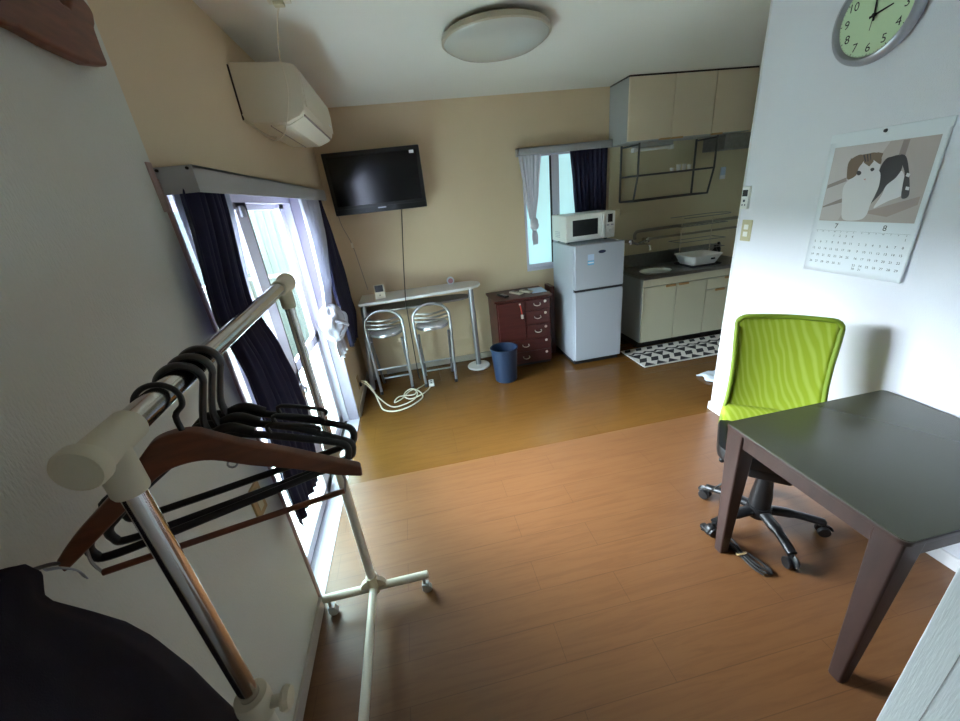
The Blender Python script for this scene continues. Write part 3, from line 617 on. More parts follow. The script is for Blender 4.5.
def remote(x, y, ang, l, w, h, m, label, kind='remote_control'):
    t = thing(kind, label, 'remote control', (x, y, CT))
    mx = Matrix.Translation((x, y, CT)) @ Matrix.Rotation(ang, 4, 'Z')
    MB().box(-w / 2, w / 2, -l / 2, l / 2, 0.0005, h, 0.004, mx=mx).build('body', m, t)
    bb = MB()
    for i in range(5):
        for j in (-1, 0, 1): bb.box(j * w * 0.28 - 0.004, j * w * 0.28 + 0.004, -l * 0.38 + i * l * 0.13, -l * 0.38 + i * l * 0.13 + 0.008, h - 0.001, h + 0.0015, mx=mx)
    bb.build('buttons', 'dark_gap' if m != 'black_plastic' else 'silver', t)
    if m != 'black_plastic': MB().box(-w * 0.36, w * 0.36, l * 0.22, l * 0.42, h - 0.001, h + 0.001, mx=mx).build('display', 'cab_grey', t)
remote(1.455, -0.26, 0.3, 0.15, 0.045, 0.02, 'black_plastic', 'black remote control on the mahogany cabinet top')
remote(1.60, -0.22, 0.5, 0.15, 0.055, 0.018, 'remote_cream', 'cream remote control in the middle of the mahogany cabinet, beside the black one')
remote(1.70, -0.22, 0.55, 0.14, 0.055, 0.018, 'remote_cream', 'cream remote control next to the white papers on the mahogany cabinet')
pp = MB().box(-0.07, 0.07, -0.10, 0.10, 0.0, 0.006, mx=Matrix.Translation((1.815, -0.21, CT + 0.0005)) @ Matrix.Rotation(-0.06, 4, 'Z'))
tag(pp.build('paper_booklet', 'sticker_pale'), 'pale blue white booklet lying on the mahogany cabinet\'s right end', 'booklet')
tag(MB().box(1.955, 2.0, -0.20, -0.03, 0.0, 0.72, 0.004).build('side_board', 'mahogany'), 'narrow dark red wooden board upright between cabinet and fridge', 'board')
bn = thing('waste_bin', 'round blue plastic waste bin in front of the mahogany cabinet', 'bin', (1.345, -0.61, 0))
MB().lathe([(0.0, 0.0), (0.096, 0.0), (0.102, 0.006), (0.121, 0.316), (0.125, 0.318), (0.125, 0.322), (0.117, 0.322), (0.115, 0.316), (0.098, 0.012), (0.0, 0.010)], (1.345, -0.61, 0.0), seg=48).build('body', 'bin_blue', bn)
MB().lathe([(0.120, 0.308), (0.128, 0.310), (0.128, 0.325), (0.117, 0.325), (0.120, 0.308)], (1.345, -0.61, 0.0), seg=48).build('rim', 'bin_blue', bn)

# ------------------------------------------------------------------ fridge and microwave
fg = thing('refrigerator', 'pale grey two door fridge with the microwave on top', 'fridge', (2.28, -0.32, 0))
FX0, FX1, FY, FT = 2.045, 2.515, -0.60, 1.13
MB().box(FX0, FX1, FY + 0.05, -0.06, 0.03, FT, 0.008).build('body', 'fridge', fg)
MB().box(FX0 + 0.01, FX1 - 0.01, FY + 0.04, -0.08, 0.0, 0.045).build('base', 'dark_gap', fg)
fd = MB().box(FX0, FX1, FY, FY + 0.046, 0.742, FT + 0.004, 0.012, seg=3).build('door', 'fridge', fg)
ld = MB().box(FX0, FX1, FY, FY + 0.046, 0.045, 0.722, 0.012, seg=3).build('door', 'fridge', fg)
MB().box(FX0 + 0.006, FX1 - 0.006, FY + 0.012, FY + 0.05, 0.720, 0.744).build('door_gap', 'dark_gap', fg)
MB().lathe([(0, -0.0022), (0.024, -0.0022), (0.027, 0.001), (0, 0.001)], (2.30, FY, 1.062), axis='y', sx=1.35, sy=0.55, seg=28).build('emblem', 'emblem', fd)
MB().box(2.165, 2.225, FY - 0.0015, FY + 0.001, 1.0, 1.05).build('sticker', 'sticker_pale', fd)
sk = MB().box(2.165, 2.225, FY - 0.0015, FY + 0.001, 0.958, 0.996)
sk.build('sticker', 'sticker', fd)
MB().box(2.17, 2.22, FY - 0.002, FY - 0.0014, 0.972, 0.984).build('sticker_band', 'paper', fd)
mw = thing('microwave', 'white microwave oven with dark window on top of the fridge', 'microwave', (2.29, -0.28, FT + 0.005))
MX0, MX1, MY, MZ0, MZ1 = 2.03, 2.50, -0.44, 1.152, 1.378
MB().box(MX0, MX1, MY + 0.03, -0.10, MZ0, MZ1, 0.006).build('body', 'white_plastic', mw)
for x in (MX0 + 0.05, MX1 - 0.05):
    for y in (MY + 0.08, -0.16): MB().cyl((x, y, FT + 0.0045), (x, y, MZ0 + 0.002), 0.016, mi=0, seg=14).build('foot', 'dark_gap', mw)
md = MB().box(MX0, 2.40, MY, MY + 0.032, MZ0, MZ1, 0.008, seg=3).build('door', 'white_plastic', mw)
MB().box(MX0 + 0.065, 2.335, MY - 0.0015, MY + 0.002, MZ0 + 0.045, MZ1 - 0.045, 0.001).build('window', 'mw_window', md)
MB().box(2.37, 2.39, MY - 0.018, MY - 0.002, MZ0 + 0.02, MZ1 - 0.02, 0.005).build('handle', 'white_plastic', md)
mp_ = MB().box(2.402, MX1, MY, MY + 0.032, MZ0, MZ1, 0.006, seg=3).build('control_panel', 'white_plastic', mw)
MB().box(2.43, 2.475, MY - 0.0015, MY + 0.002, 1.285, 1.355).build('display', 'tv_black', mp_)
MB().lathe([(0, -0.012), (0.016, -0.012), (0.02, 0.002), (0, 0.002)], (2.452, MY, 1.215), axis='y', seg=24).build('dial', 'white_plastic', mp_)
for x in (2.432, 2.472): MB().box(x - 0.012, x + 0.012, MY - 0.002, MY + 0.001, 1.256, 1.268).build('button', 'silver', mp_)
vt = MB()
for i in range(5):
    for j in range(4): vt.box(MX0 - 0.0008, MX0 + 0.001, -0.30 + i * 0.025, -0.288 + i * 0.025, MZ0 + 0.035 + j * 0.015, MZ0 + 0.043 + j * 0.015)
vt.build('vent', 'silver', mw)

# ------------------------------------------------------------------ kitchen
uc = thing('wall_cabinet', 'beige three door wall cabinet under the kitchen ceiling', 'cabinet', (3.25, -0.17, 1.91))
MB().box(2.645, 3.85, -0.32, -0.007, 1.912, 2.396).build('body', 'cab_grey', uc)
for x0, x1, hx in ((2.648, 3.058, 3.0), (3.064, 3.448, 3.12), (3.454, 3.848, 3.51)):
    d = MB().box(x0, x1, -0.342, -0.321, 1.918, 2.385, 0.002).build('door', 'cab_beige', uc)
    MB().box(hx - 0.05, hx + 0.05, -0.352, -0.322, 1.906, 1.920, 0.003).build('handle', 'wood_pull', d)
MB().box(2.645, 3.85, -0.335, -0.007, 2.386, 2.399).build('cornice', 'dark_wood', uc)
KX0, KF, KT = 2.785, -0.50, 0.755
bc = thing('base_cabinet', 'cream kitchen base cabinet under the steel sink top', 'cabinet', (3.4, -0.25, 0))
MB().box(KX0, 3.98, KF + 0.02, -0.01, 0.075, KT - 0.035).build('body', 'cab_grey', bc)
MB().box(KX0 + 0.02, 3.98, KF + 0.08, -0.03, 0.0, 0.075).build('plinth', 'dark_gap', bc)
MB().box(KX0, 3.98, KF - 0.0, KF + 0.02, KT - 0.105, KT - 0.036, 0.002).build('front_rail', 'cab_cream', bc)
for x0, x1, z0, z1, hx in ((KX0 + 0.003, 3.135, 0.082, 0.642, 3.07), (3.141, 3.465, 0.082, 0.642, 3.21), (3.471, 3.975, 0.082, 0.528, 3.62)):
    d = MB().box(x0, x1, KF - 0.002, KF + 0.018, z0, z1, 0.002).build('door', 'cab_cream', bc)
    MB().box(hx - 0.05, hx + 0.05, KF - 0.014, KF + 0.004, z1 - 0.018, z1 + 0.002, 0.003).build('handle', 'wood_pull', d)
d = MB().box(3.471, 3.975, KF - 0.002, KF + 0.018, 0.536, 0.642, 0.002).build('drawer', 'cab_cream', bc)
MB().box(3.66, 3.76, KF - 0.014, KF + 0.004, 0.622, 0.642, 0.003).build('handle', 'wood_pull', d)
sk = thing('sink_top', 'stainless steel worktop with a sink bowl and upstand', 'sink', (3.4, -0.25, KT - 0.03))
SX0, SX1, SY0, SY1 = 2.86, 3.24, -0.44, -0.12
tp = MB(); tp.box(KX0 - 0.008, SX0, KF - 0.012, -0.01, KT - 0.034, KT, 0.002).box(SX1, 3.985, KF - 0.012, -0.01, KT - 0.034, KT, 0.002).box(SX0, SX1, KF - 0.012, SY0, KT - 0.034, KT, 0.002).box(SX0, SX1, SY1, -0.01, KT - 0.034, KT, 0.002)
tp.build('worktop', 'steel_dull', sk)
MB().box(KX0 - 0.008, 3.985, -0.022, -0.008, KT, KT + 0.13, 0.003).build('upstand', 'steel_dull', sk)
bs = MB(); rows = []
for zz, gr in ((KT - 0.002, 0.0), (KT - 0.012, 0.004), (KT - 0.03, 0.008)):
    rows.append([(( SX0 + SX1) / 2 + x, (SY0 + SY1) / 2 + y, zz) for x, y in rrect(SX1 - SX0 - 2 * gr, SY1 - SY0 - 2 * gr, 0.05)])
rows.append([((SX0 + SX1) / 2 + x, (SY0 + SY1) / 2 + y, KT - 0.034) for x, y in rrect(SX1 - SX0 - 0.05, SY1 - SY0 - 0.05, 0.06)])
bs.grid(rows, closed=True); bs.face(rows[-1]); bs.build('bowl', 'steel_dull', sk)
tag(MB().lathe([(0, 0.0), (0.12, 0.0), (0.145, 0.022), (0.15, 0.03), (0.142, 0.028), (0.12, 0.008), (0.0, 0.006)], (3.03, -0.30, KT - 0.032), sx=1.05, sy=0.85).build('washing_up_bowl', 'white_plastic'), 'low white oval bowl sitting in the steel sink', 'bowl')
fc = thing('faucet', 'chrome wall mixer tap over the sink', 'faucet', (2.95, -0.05, 0.93))
MB().cyl((2.87, -0.008, 1.03), (2.87, -0.075, 1.03), 0.018).cyl((3.06, -0.008, 1.03), (3.06, -0.075, 1.03), 0.018).tube([(2.87, -0.075, 1.03), (2.95, -0.085, 1.0), (3.06, -0.075, 1.03)], 0.014).build('body', 'chrome', fc)
for x in (2.87, 3.06): MB().lathe([(0, -0.03), (0.012, -0.03), (0.026, -0.022), (0.028, -0.004), (0.018, 0.0), (0, 0.0)], (x, -0.075, 1.03), axis='y', seg=12).build('handle', 'chrome', fc)
MB().tube(spline([(2.97, -0.09, 1.0), (2.99, -0.15, 1.005), (3.0, -0.22, 0.99), (3.0, -0.235, 0.95)], 6), 0.010).build('spout', 'chrome', fc)
pi1 = MB().tube(spline([(2.94, -0.05, 1.045), (2.935, -0.05, 1.09), (2.96, -0.05, 1.118), (3.02, -0.05, 1.122)], 4) + [V(4.6, -0.05, 1.135)], 0.016)
tag(pi1.build('water_pipe', 'pipe_grey'), 'upper greyish pipe running along the kitchen wall', 'pipe')
pi2 = MB().tube([V(3.12, -0.04, 1.03), V(4.6, -0.04, 1.035)], 0.012)
tag(pi2.build('water_pipe', 'pipe_grey'), 'lower thinner greyish pipe running along the kitchen wall', 'pipe')
wr = MB()
for x in (2.765, 3.55):
    wr.tube([(x, -0.03, 1.91), (x, -0.03, 1.42)], 0.010, seg=8)
    wr.tube([(x + 0.055, -0.24, 1.91), (x + 0.055, -0.24, 1.64), (x + 0.045, -0.20, 1.42)], 0.009, seg=8)
    for zz, yf in ((1.895, -0.24), (1.64, -0.24), (1.42, -0.20)): wr.tube([(x, -0.03, zz), (x + 0.05, yf, zz)], 0.008, seg=8)
for y, zz, dx in ((-0.03, 1.64, 0), (-0.03, 1.42, 0), (-0.24, 1.64, 0.055), (-0.20, 1.42, 0.045)): wr.tube([(2.765 + dx, y, zz), (3.55 + dx, y, zz)], 0.008, seg=8)
for k in range(1, 6):
    wr.tube([(2.765 + k * 0.131, -0.03, 1.64), (2.82 + k * 0.131, -0.24, 1.64)], 0.0025, seg=6); wr.tube([(2.765 + k * 0.131, -0.03, 1.42), (2.81 + k * 0.131, -0.20, 1.42)], 0.0025, seg=6)
tag(wr.build('hanging_rack', 'rack_steel'), 'open dark steel dish rack hanging under the wall cabinet', 'rack')
cup0 = None
for k, (x, h) in enumerate(((3.25, 0.03), (3.315, 0.055), (3.375, 0.055), (3.43, 0.045))):
    c_ = MB().lathe([(0, 0.0), (0.016, 0.0), (0.021, h), (0.018, h), (0.014, 0.006), (0, 0.006)], (x, -0.12, 1.647), seg=18).build('cup', 'white_plastic')
    tag(c_, ['low white cup, first from the left on the hanging rack shelf', 'taller white cup second from the left on the rack shelf', 'taller white cup third from the left on the rack shelf', 'white cup at the right end of the rack shelf row'][k], 'cup', 'white cups on the kitchen rack shelf')
pk = thing('hanging_packet', 'pale blue packet hung at the rack\'s right side', 'packet', (3.69, -0.25, 1.53))
MB().box(3.668, 3.72, -0.262, -0.25, 1.53, 1.635, 0.004).build('bag', 'sticker_pale', pk)
MB().box(3.668, 3.72, -0.2635, -0.249, 1.53, 1.565, 0.002).build('label', 'paper', pk)
ul = thing('strip_light', 'white strip light fitting under the beige wall cabinet', 'lamp', (3.0, -0.13, 1.86))
MB().box(2.83, 3.21, -0.165, -0.10, 1.875, 1.911, 0.004).build('housing', 'cab_grey', ul)
MB().cyl((2.85, -0.1325, 1.86), (3.19, -0.1325, 1.86), 0.015).build('tube', 'white_plastic', ul)
for x in (2.83, 3.21): MB().box(x - 0.014, x + 0.014, -0.16, -0.105, 1.84, 1.878, 0.004).build('tube_holder', 'white_plastic', ul)
tag(MB().box(3.64, 4.3, -0.30, -0.008, 1.785, 1.905, 0.006).build('range_hood', 'steel_dull'), 'grey range hood under the wall cabinet at the partition\'s edge', 'hood')
tr_ = MB().box(2.79, 3.13, -0.016, -0.006, 1.305, 1.33, 0.003).box(2.785, 2.80, -0.03, -0.006, 1.295, 1.36, 0.003)
tag(tr_.build('towel_rail', 'kitchen_panel'), 'short clear towel rail on the kitchen wall below the rack', 'rail')
ty = MB()
def basin(mb, cx, cy, z0, prof, mi=0):
    rws = [[(cx + x, cy + y, z0 + z) for x, y in rrect(w, l, r)] for w, l, r, z in prof]
    mb.grid(rws, closed=True); mb.face(rws[0][::-1]); mb.face(rws[-1])
basin(ty, 3.50, -0.29, KT + 0.012, [(0.26, 0.22, 0.03, 0.0), (0.29, 0.25, 0.04, 0.03), (0.345, 0.295, 0.05, 0.085), (0.36, 0.31, 0.05, 0.09), (0.36, 0.31, 0.05, 0.094), (0.33, 0.28, 0.045, 0.09), (0.28, 0.235, 0.035, 0.03), (0.26, 0.21, 0.03, 0.012)])
td = thing('dish_basin', 'white plastic dish basin beside the sink', 'basin', (3.5, -0.29, KT))
ty.build('basin', 'white_plastic', td)
MB().box(3.54, 3.58, -0.4375, -0.425, KT + 0.058, KT + 0.074, 0.002).build('grip_hole', 'dark_gap', td)
bb = MB(); basin(bb, 3.50, -0.29, KT + 0.0005, [(0.33, 0.29, 0.03, 0.0), (0.35, 0.31, 0.04, 0.011)]); bb.build('tray', 'dark_gap', td)
dr = MB()
for zz, y0, y1 in ((1.215, -0.09, -0.30), (1.135, -0.09, -0.28), (0.985, -0.09, -0.28), (0.90, -0.09, -0.28)):
    dr.tube(spline([(3.30, y0, zz), (3.80, y0, zz), (3.80, y1, zz), (3.30, y1, zz)], 4, closed=False) if zz > 1.2 else [(3.30, y0, zz), (3.80, y0, zz), (3.80, y1, zz), (3.30, y1, zz), (3.30, y0, zz)], 0.0035, seg=8)
for k in range(9): dr.tube([(3.33 + k * 0.055, -0.09, 1.135), (3.33 + k * 0.055, -0.28, 1.135)], 0.002, seg=6)
dt = thing('dish_drainer', 'two tier wire dish drainer above the white basin', 'rack', (3.55, -0.19, KT))
dr.build('wire_tier', 'steel_dull', dt)
for x in (3.43, 3.78):
    MB().tube([(x, -0.10, KT + 0.001), (x, -0.10, 1.135)], 0.005, seg=8).tube([(x, -0.10, 1.135), (x, -0.10, 1.215)], 0.003, seg=8).build('post', 'cable_white', dt)
for x, y, h, lb in ((3.80, -0.16, 0.14, 'small dark bottle on the counter right of the white basin'), (3.87, -0.12, 0.16, 'taller dark bottle on the counter nearest the partition')):
    bo = thing('bottle', lb, 'bottle', (x, y, KT))
    MB().lathe([(0, 0.0), (0.026, 0.0), (0.028, 0.008), (0.027, h * 0.6), (0.012, h * 0.75), (0.011, h * 0.86), (0, h * 0.86)], (x, y, KT + 0.0005), seg=20).build('body', 'tv_black', bo)
    MB().cyl((x, y, KT + h * 0.84), (x, y, KT + h), 0.013, seg=16).build('cap', 'black_plastic', bo)

# rug with black and white triangle rows
rg = MB(); RX0, RX1, RY0, RY1 = 2.60, 3.95, -0.885, -0.455
rg.box(RX0, RX1, RY0, RY1, 0.0, 0.008, 0.002, 0)
z = 0.0085; n = 11; cw = (RX1 - RX0 - 0.02) / n
for i in range(n):
    x = RX0 + 0.01 + i * cw
    y0 = RY0 + 0.012
    rg.face([(x, y0, z), (x + cw * 0.98, y0, z), (x + cw * 0.5, y0 + 0.078, z)], 1)
    y0 = RY0 + 0.095
    rg.face([(x, y0, z), (x + cw * 0.62, y0, z), (x + cw, y0 + 0.08, z), (x + cw * 0.38, y0 + 0.08, z)], 1)
    y0 = RY0 + 0.185
    rg.face([(x, y0 + 0.082, z), (x + cw * 0.97, y0 + 0.082, z), (x + cw * 0.4, y0 - 0.01, z)], 1)
    y0 = RY0 + 0.275
    rg.face([(x, y0, z), (x + cw * 0.3, y0, z), (x + cw * 0.65, y0 + 0.03, z), (x + cw, y0, z), (x + cw, y0 + 0.028, z), (x + cw * 0.65, y0 + 0.058, z), (x + cw * 0.3, y0 + 0.028, z), (x, y0 + 0.03, z)], 1)
    y0 = RY0 + 0.36
    rg.face([(x, y0, z), (x + cw * 0.5, y0, z), (x + cw * 0.75, y0 + 0.06, z), (x + cw * 0.25, y0 + 0.06, z)], 1)
tag(rg.build('kitchen_rug', ['rug_white', 'rug_black'], normals=True), 'black and white triangle patterned rug along the kitchen cabinets', 'rug')
G = []
for i in range(13):
    G.append([(2.905 + 0.022 * i + 0.012 * math.sin(j * 1.1), -1.39 + 0.02 * j, 0.012 + 0.006 * math.sin(i * 1.3 + j) + (0.02 if 0 < i < 12 and 0 < j < 10 else 0)) for j in range(11)])
ct = MB().grid(G); ob = ct.build('floor_cloth', 'towel', sharp=80); solid(ob, 0.012, -1)
tag(ob, 'pale crumpled cloth on the floor by the partition\'s end', 'cloth')

# ------------------------------------------------------------------ right wall: clock, calendar, switches
CXc, CYc, CZc = WX, -2.236, 2.111
kl = thing('wall_clock', 'round silver wall clock with pale green face', 'clock', (WX, CYc, CZc - 0.175))
MB().lathe([(0.0, 0.0), (0.158, 0.0), (0.165, -0.012), (0.163, -0.03), (0.153, -0.042), (0.144, -0.044), (0.137, -0.036), (0.134, -0.024), (0.0, -0.022)], (WX - 0.001, CYc, CZc), axis='x', seg=72).build('frame', 'silver', kl)
MB().lathe([(0.0, -0.0255), (0.1365, -0.0255), (0.1365, -0.022), (0.0, -0.022)], (WX - 0.001, CYc, CZc), axis='x', seg=64).build('dial', 'dial', kl)
nm = MB(); X1 = V(0, -1, 0); Y1 = V(0, 0, 1); fx = WX - 0.0275
for h in range(1, 13):
    a = math.radians(90 - 30 * h); nm.text(str(h), 0.042, (fx, CYc - 0.107 * math.cos(a), CZc + 0.107 * math.sin(a)), X1, Y1)
for k in range(60):
    a = 2 * PI * k / 60; r0, r1 = (0.126, 0.133) if k % 5 == 0 else (0.129, 0.132); w = 0.0012 if k % 5 == 0 else 0.0005
    c_, s_ = math.cos(a), math.sin(a)
    nm.face([(fx, CYc - r0 * c_ - w * s_, CZc + r0 * s_ - w * c_), (fx, CYc - r1 * c_ - w * s_, CZc + r1 * s_ - w * c_), (fx, CYc - r1 * c_ + w * s_, CZc + r1 * s_ + w * c_), (fx, CYc - r0 * c_ + w * s_, CZc + r0 * s_ + w * c_)])
nm.build('numerals', 'ink', kl)
def hand(name, ang, l, w, x):
    a = math.radians(90 - ang); d = V(0, -math.cos(a), math.sin(a)); n_ = V(0, d.z, -d.y); c = V(x, CYc, CZc)
    MB().prism([c - d * 0.02 - n_ * w, c + d * l - n_ * w * 0.5, c + d * l + n_ * w * 0.5, c - d * 0.02 + n_ * w], (-0.0015, 0, 0)).build(name, 'ink', kl)
hand('hour_hand', 78, 0.062, 0.0045, WX - 0.029); hand('minute_hand', 357, 0.10, 0.0035, WX - 0.032); hand('second_hand', 184, 0.05, 0.0008, WX - 0.035)
MB().lathe([(0, -0.006), (0.006, -0.006), (0.006, 0.008), (0, 0.008)], (WX - 0.032, CYc, CZc), axis='x', seg=16).build('hub', 'ink', kl)

cl = thing('wall_calendar', 'wall calendar with a kitten photo and two month tables', 'calendar', (WX, -2.37, 1.10))
def bow(y): return 0.0
rows = []
for i in range(25):
    t_ = i / 24; zz = 1.70 - 0.60 * t_ + 0.0; row = []
    for j in range(13):
        s_ = (j / 10 * 0.952) if j <= 10 else (0.976 if j == 11 else 1.0); row.append((WX - 0.0035 - 0.012 * max(0, s_ - 0.952) * (t_ ** 1.5) * 16, -2.155 - 0.430 * s_, zz))
    rows.append(row)
o = MB().grid(rows).build('pages', 'paper', cl, normals=False, sharp=80); solid(o, 0.003, -1)
MB().box(WX - 0.007, WX - 0.0005, -2.588, -2.152, 1.668, 1.703, 0.002).build('top_strip', 'paper', cl)
MB().lathe([(0, -0.006), (0.006, -0.005), (0.007, 0.0), (0, 0.0)], (WX - 0.007, -2.371, 1.689), axis='x', seg=16).build('pin', 'ink', cl)
cat = {'bgl': [(-2.183, 1.647), (-2.40, 1.647), (-2.33, 1.50), (-2.27, 1.34), (-2.183, 1.34)], 'b1': [(-2.185, 1.494), (-2.262, 1.522), (-2.266, 1.506), (-2.185, 1.478)], 'b2': [(-2.185, 1.401), (-2.272, 1.438), (-2.275, 1.419), (-2.185, 1.395)], 'fl': [(-2.362, 1.375), (-2.556, 1.437), (-2.556, 1.406), (-2.462, 1.359)], 'post': [(-2.445, 1.645), (-2.467, 1.645), (-2.465, 1.585), (-2.442, 1.592)],
 'rear': [(-2.429, 1.481), (-2.455, 1.508), (-2.468, 1.534), (-2.489, 1.499), (-2.496, 1.445), (-2.455, 1.423), (-2.43, 1.408), (-2.404, 1.394), (-2.421, 1.443)],
 'tail': [(-2.447, 1.592), (-2.469, 1.585), (-2.489, 1.543), (-2.51, 1.479), (-2.517, 1.438), (-2.495, 1.432), (-2.486, 1.481), (-2.481, 1.524), (-2.461, 1.562)],
 'patch': [(-2.389, 1.556), (-2.401, 1.583), (-2.419, 1.589), (-2.45, 1.59), (-2.467, 1.545), (-2.455, 1.51), (-2.43, 1.483), (-2.417, 1.45), (-2.38, 1.401), (-2.385, 1.436), (-2.396, 1.473), (-2.389, 1.521)],
 'body': [(-2.267, 1.501), (-2.259, 1.47), (-2.274, 1.396), (-2.292, 1.344), (-2.36, 1.344), (-2.384, 1.365), (-2.388, 1.406), (-2.397, 1.446), (-2.402, 1.484), (-2.393, 1.532), (-2.366, 1.544), (-2.301, 1.529)],
 'face': [(-2.276, 1.556), (-2.295, 1.521), (-2.329, 1.5), (-2.363, 1.502), (-2.38, 1.526), (-2.387, 1.555), (-2.374, 1.586), (-2.342, 1.598), (-2.309, 1.597), (-2.282, 1.585)],
 'earl': [(-2.258, 1.547), (-2.256, 1.584), (-2.274, 1.602), (-2.303, 1.609), (-2.316, 1.582), (-2.304, 1.557), (-2.3, 1.527), (-2.269, 1.513)], 'earr': [(-2.337, 1.611), (-2.366, 1.608), (-2.384, 1.587), (-2.385, 1.565), (-2.363, 1.578), (-2.343, 1.593)],
 'top': [(-2.299, 1.608), (-2.341, 1.611), (-2.357, 1.578), (-2.345, 1.559), (-2.321, 1.575)], 's1': [(-2.309, 1.606), (-2.315, 1.607), (-2.328, 1.581), (-2.324, 1.578)], 's2': [(-2.323, 1.607), (-2.328, 1.608), (-2.337, 1.581), (-2.334, 1.577)], 's3': [(-2.334, 1.609), (-2.338, 1.609), (-2.346, 1.586), (-2.344, 1.582)],
 'eyel': [(-2.3, 1.539), (-2.303, 1.545), (-2.311, 1.545), (-2.319, 1.539), (-2.319, 1.531), (-2.312, 1.527), (-2.304, 1.531)], 'eyer': [(-2.352, 1.548), (-2.355, 1.552), (-2.362, 1.553), (-2.368, 1.548), (-2.365, 1.541), (-2.358, 1.54)], 'tuftl': [(-2.262, 1.60), (-2.258, 1.55), (-2.285, 1.58)], 'tuftr': [(-2.386, 1.605), (-2.362, 1.612), (-2.382, 1.575)], 'cheek': [(-2.262, 1.545), (-2.29, 1.52), (-2.272, 1.512)], 't1': [(-2.49, 1.525), (-2.502, 1.52), (-2.50, 1.508), (-2.488, 1.513)], 't2': [(-2.50, 1.475), (-2.512, 1.472), (-2.513, 1.46), (-2.50, 1.463)], 'nose': [(-2.335, 1.511), (-2.345, 1.513), (-2.344, 1.505)]}
cm = {'bgl': 7, 't1': 3, 't2': 3, 'tuftl': 4, 'tuftr': 4, 'cheek': 4, 'b1': 1, 'b2': 1, 'fl': 2, 'post': 1, 'body': 3, 'face': 3, 'rear': 3, 'earl': 4, 'earr': 4, 'top': 4, 's1': 5, 's2': 5, 's3': 5, 'eyel': 5, 'eyer': 5, 'nose': 6, 'patch': 5, 'tail': 5}
pc = MB(); x = WX - 0.0078
pc.face([(x, -2.182, 1.648), (x, -2.564, 1.648), (x, -2.564, 1.337), (x, -2.182, 1.337)], 0)
for k, poly in cat.items():
    x -= 0.00008
    sp = [(x, p.x, p.y) for p in spline([V(a, b_, 0) for a, b_ in poly], 4, closed=True)] if len(poly) > 5 else [(x, a, b_) for a, b_ in poly]
    pc.face(sp, cm[k])
pc.build('picture', ['pic_bg', 'pic_band', 'pic_floor', 'cat_white', 'cat_tabby', 'cat_black', 'cat_pink', 'pic_light'], cl, normals=False)
xt = WX - 0.0066
def month(name, yc, y0, dy, first, ndays, z0):
    tx = MB(); tx.text(name, 0.032, (xt, yc, 1.313), X1, Y1)
    for j, dname in enumerate('SMTWTFS'): tx.text(dname, 0.008, (xt, y0 - dy * j, z0 + 0.009), X1, Y1)
    for d_ in range(1, ndays + 1):
        k_ = first + d_ - 1; r_i, c_i = divmod(k_, 7); zz = z0 - 0.008 - r_i * 0.031
        if r_i == 5: zz = z0 - 0.008 - 4 * 0.031 - 0.015
        tx.text(str(d_), 0.014, (xt, y0 - dy * c_i, zz), X1, Y1)
    tx.box(xt - 0.0003, xt, y0 - dy * 6.4, y0 + 0.007, 1.2935, 1.294)
    tx.build('month_table', 'ink', cl, normals=False)
month('7', -2.268, -2.185, 0.0275, 3, 31, 1.279); month('8', -2.467, -2.385, 0.0278, 6, 31, 1.279)
cp = thing('control_panel', 'slim white wall remote holder near the partition\'s edge above the switch', 'wall control', (WX, -1.722, 1.38))
MB().box(WX - 0.018, WX, -1.748, -1.697, 1.385, 1.508, 0.004).build('case', 'white_plastic', cp)
MB().box(WX - 0.0195, WX - 0.017, -1.740, -1.705, 1.455, 1.49).build('display', 'dark_gap', cp)
MB().box(WX - 0.0195, WX - 0.017, -1.728, -1.716, 1.425, 1.437).box(WX - 0.0195, WX - 0.017, -1.735, -1.728, 1.405, 1.412).box(WX - 0.0195, WX - 0.017, -1.716, -1.709, 1.405, 1.412).build('buttons', 'emblem', cp)
ls = thing('light_switch', 'beige double light switch on the white partition', 'switch', (WX, -1.757, 1.205))
MB().box(WX - 0.008, WX, -1.792, -1.722, 1.205, 1.325, 0.003).build('plate', 'switch_beige', ls)
for zz in (1.245, 1.285): MB().box(WX - 0.0115, WX - 0.007, -1.772, -1.742, zz - 0.014, zz + 0.014, 0.002).build('rocker', 'white_plastic', ls)

# ceiling lamp
lm = thing('ceiling_lamp', 'round opal ceiling lamp with pale metal rim', 'lamp', (1.265, -1.42, H))
MB().lathe([(0.0, 0.0), (0.20, 0.0), (0.20, -0.022), (0.0, -0.022)], (1.265, -1.42, H), seg=48).build('base', 'dark_gap', lm)
MB().lathe([(0.21, -0.018), (0.268, -0.02), (0.282, -0.030), (0.284, -0.050), (0.276, -0.056), (0.262, -0.05), (0.21, -0.022), (0.21, -0.018)], (1.265, -1.42, H), seg=72).build('rim', 'lamp_rim', lm)
MB().lathe([(0.274, -0.052), (0.262, -0.066), (0.225, -0.086), (0.16, -0.102), (0.08, -0.110), (0.0, -0.112)], (1.265, -1.42, H), seg=72).build('diffuser', 'lamp_white', lm)
MB().tube(spline([(1.30, -1.19, 2.385), (1.31, -1.25, 2.375), (1.315, -1.30, 2.38)], 4), 0.008).build('cord', 'lamp_rim', lm)

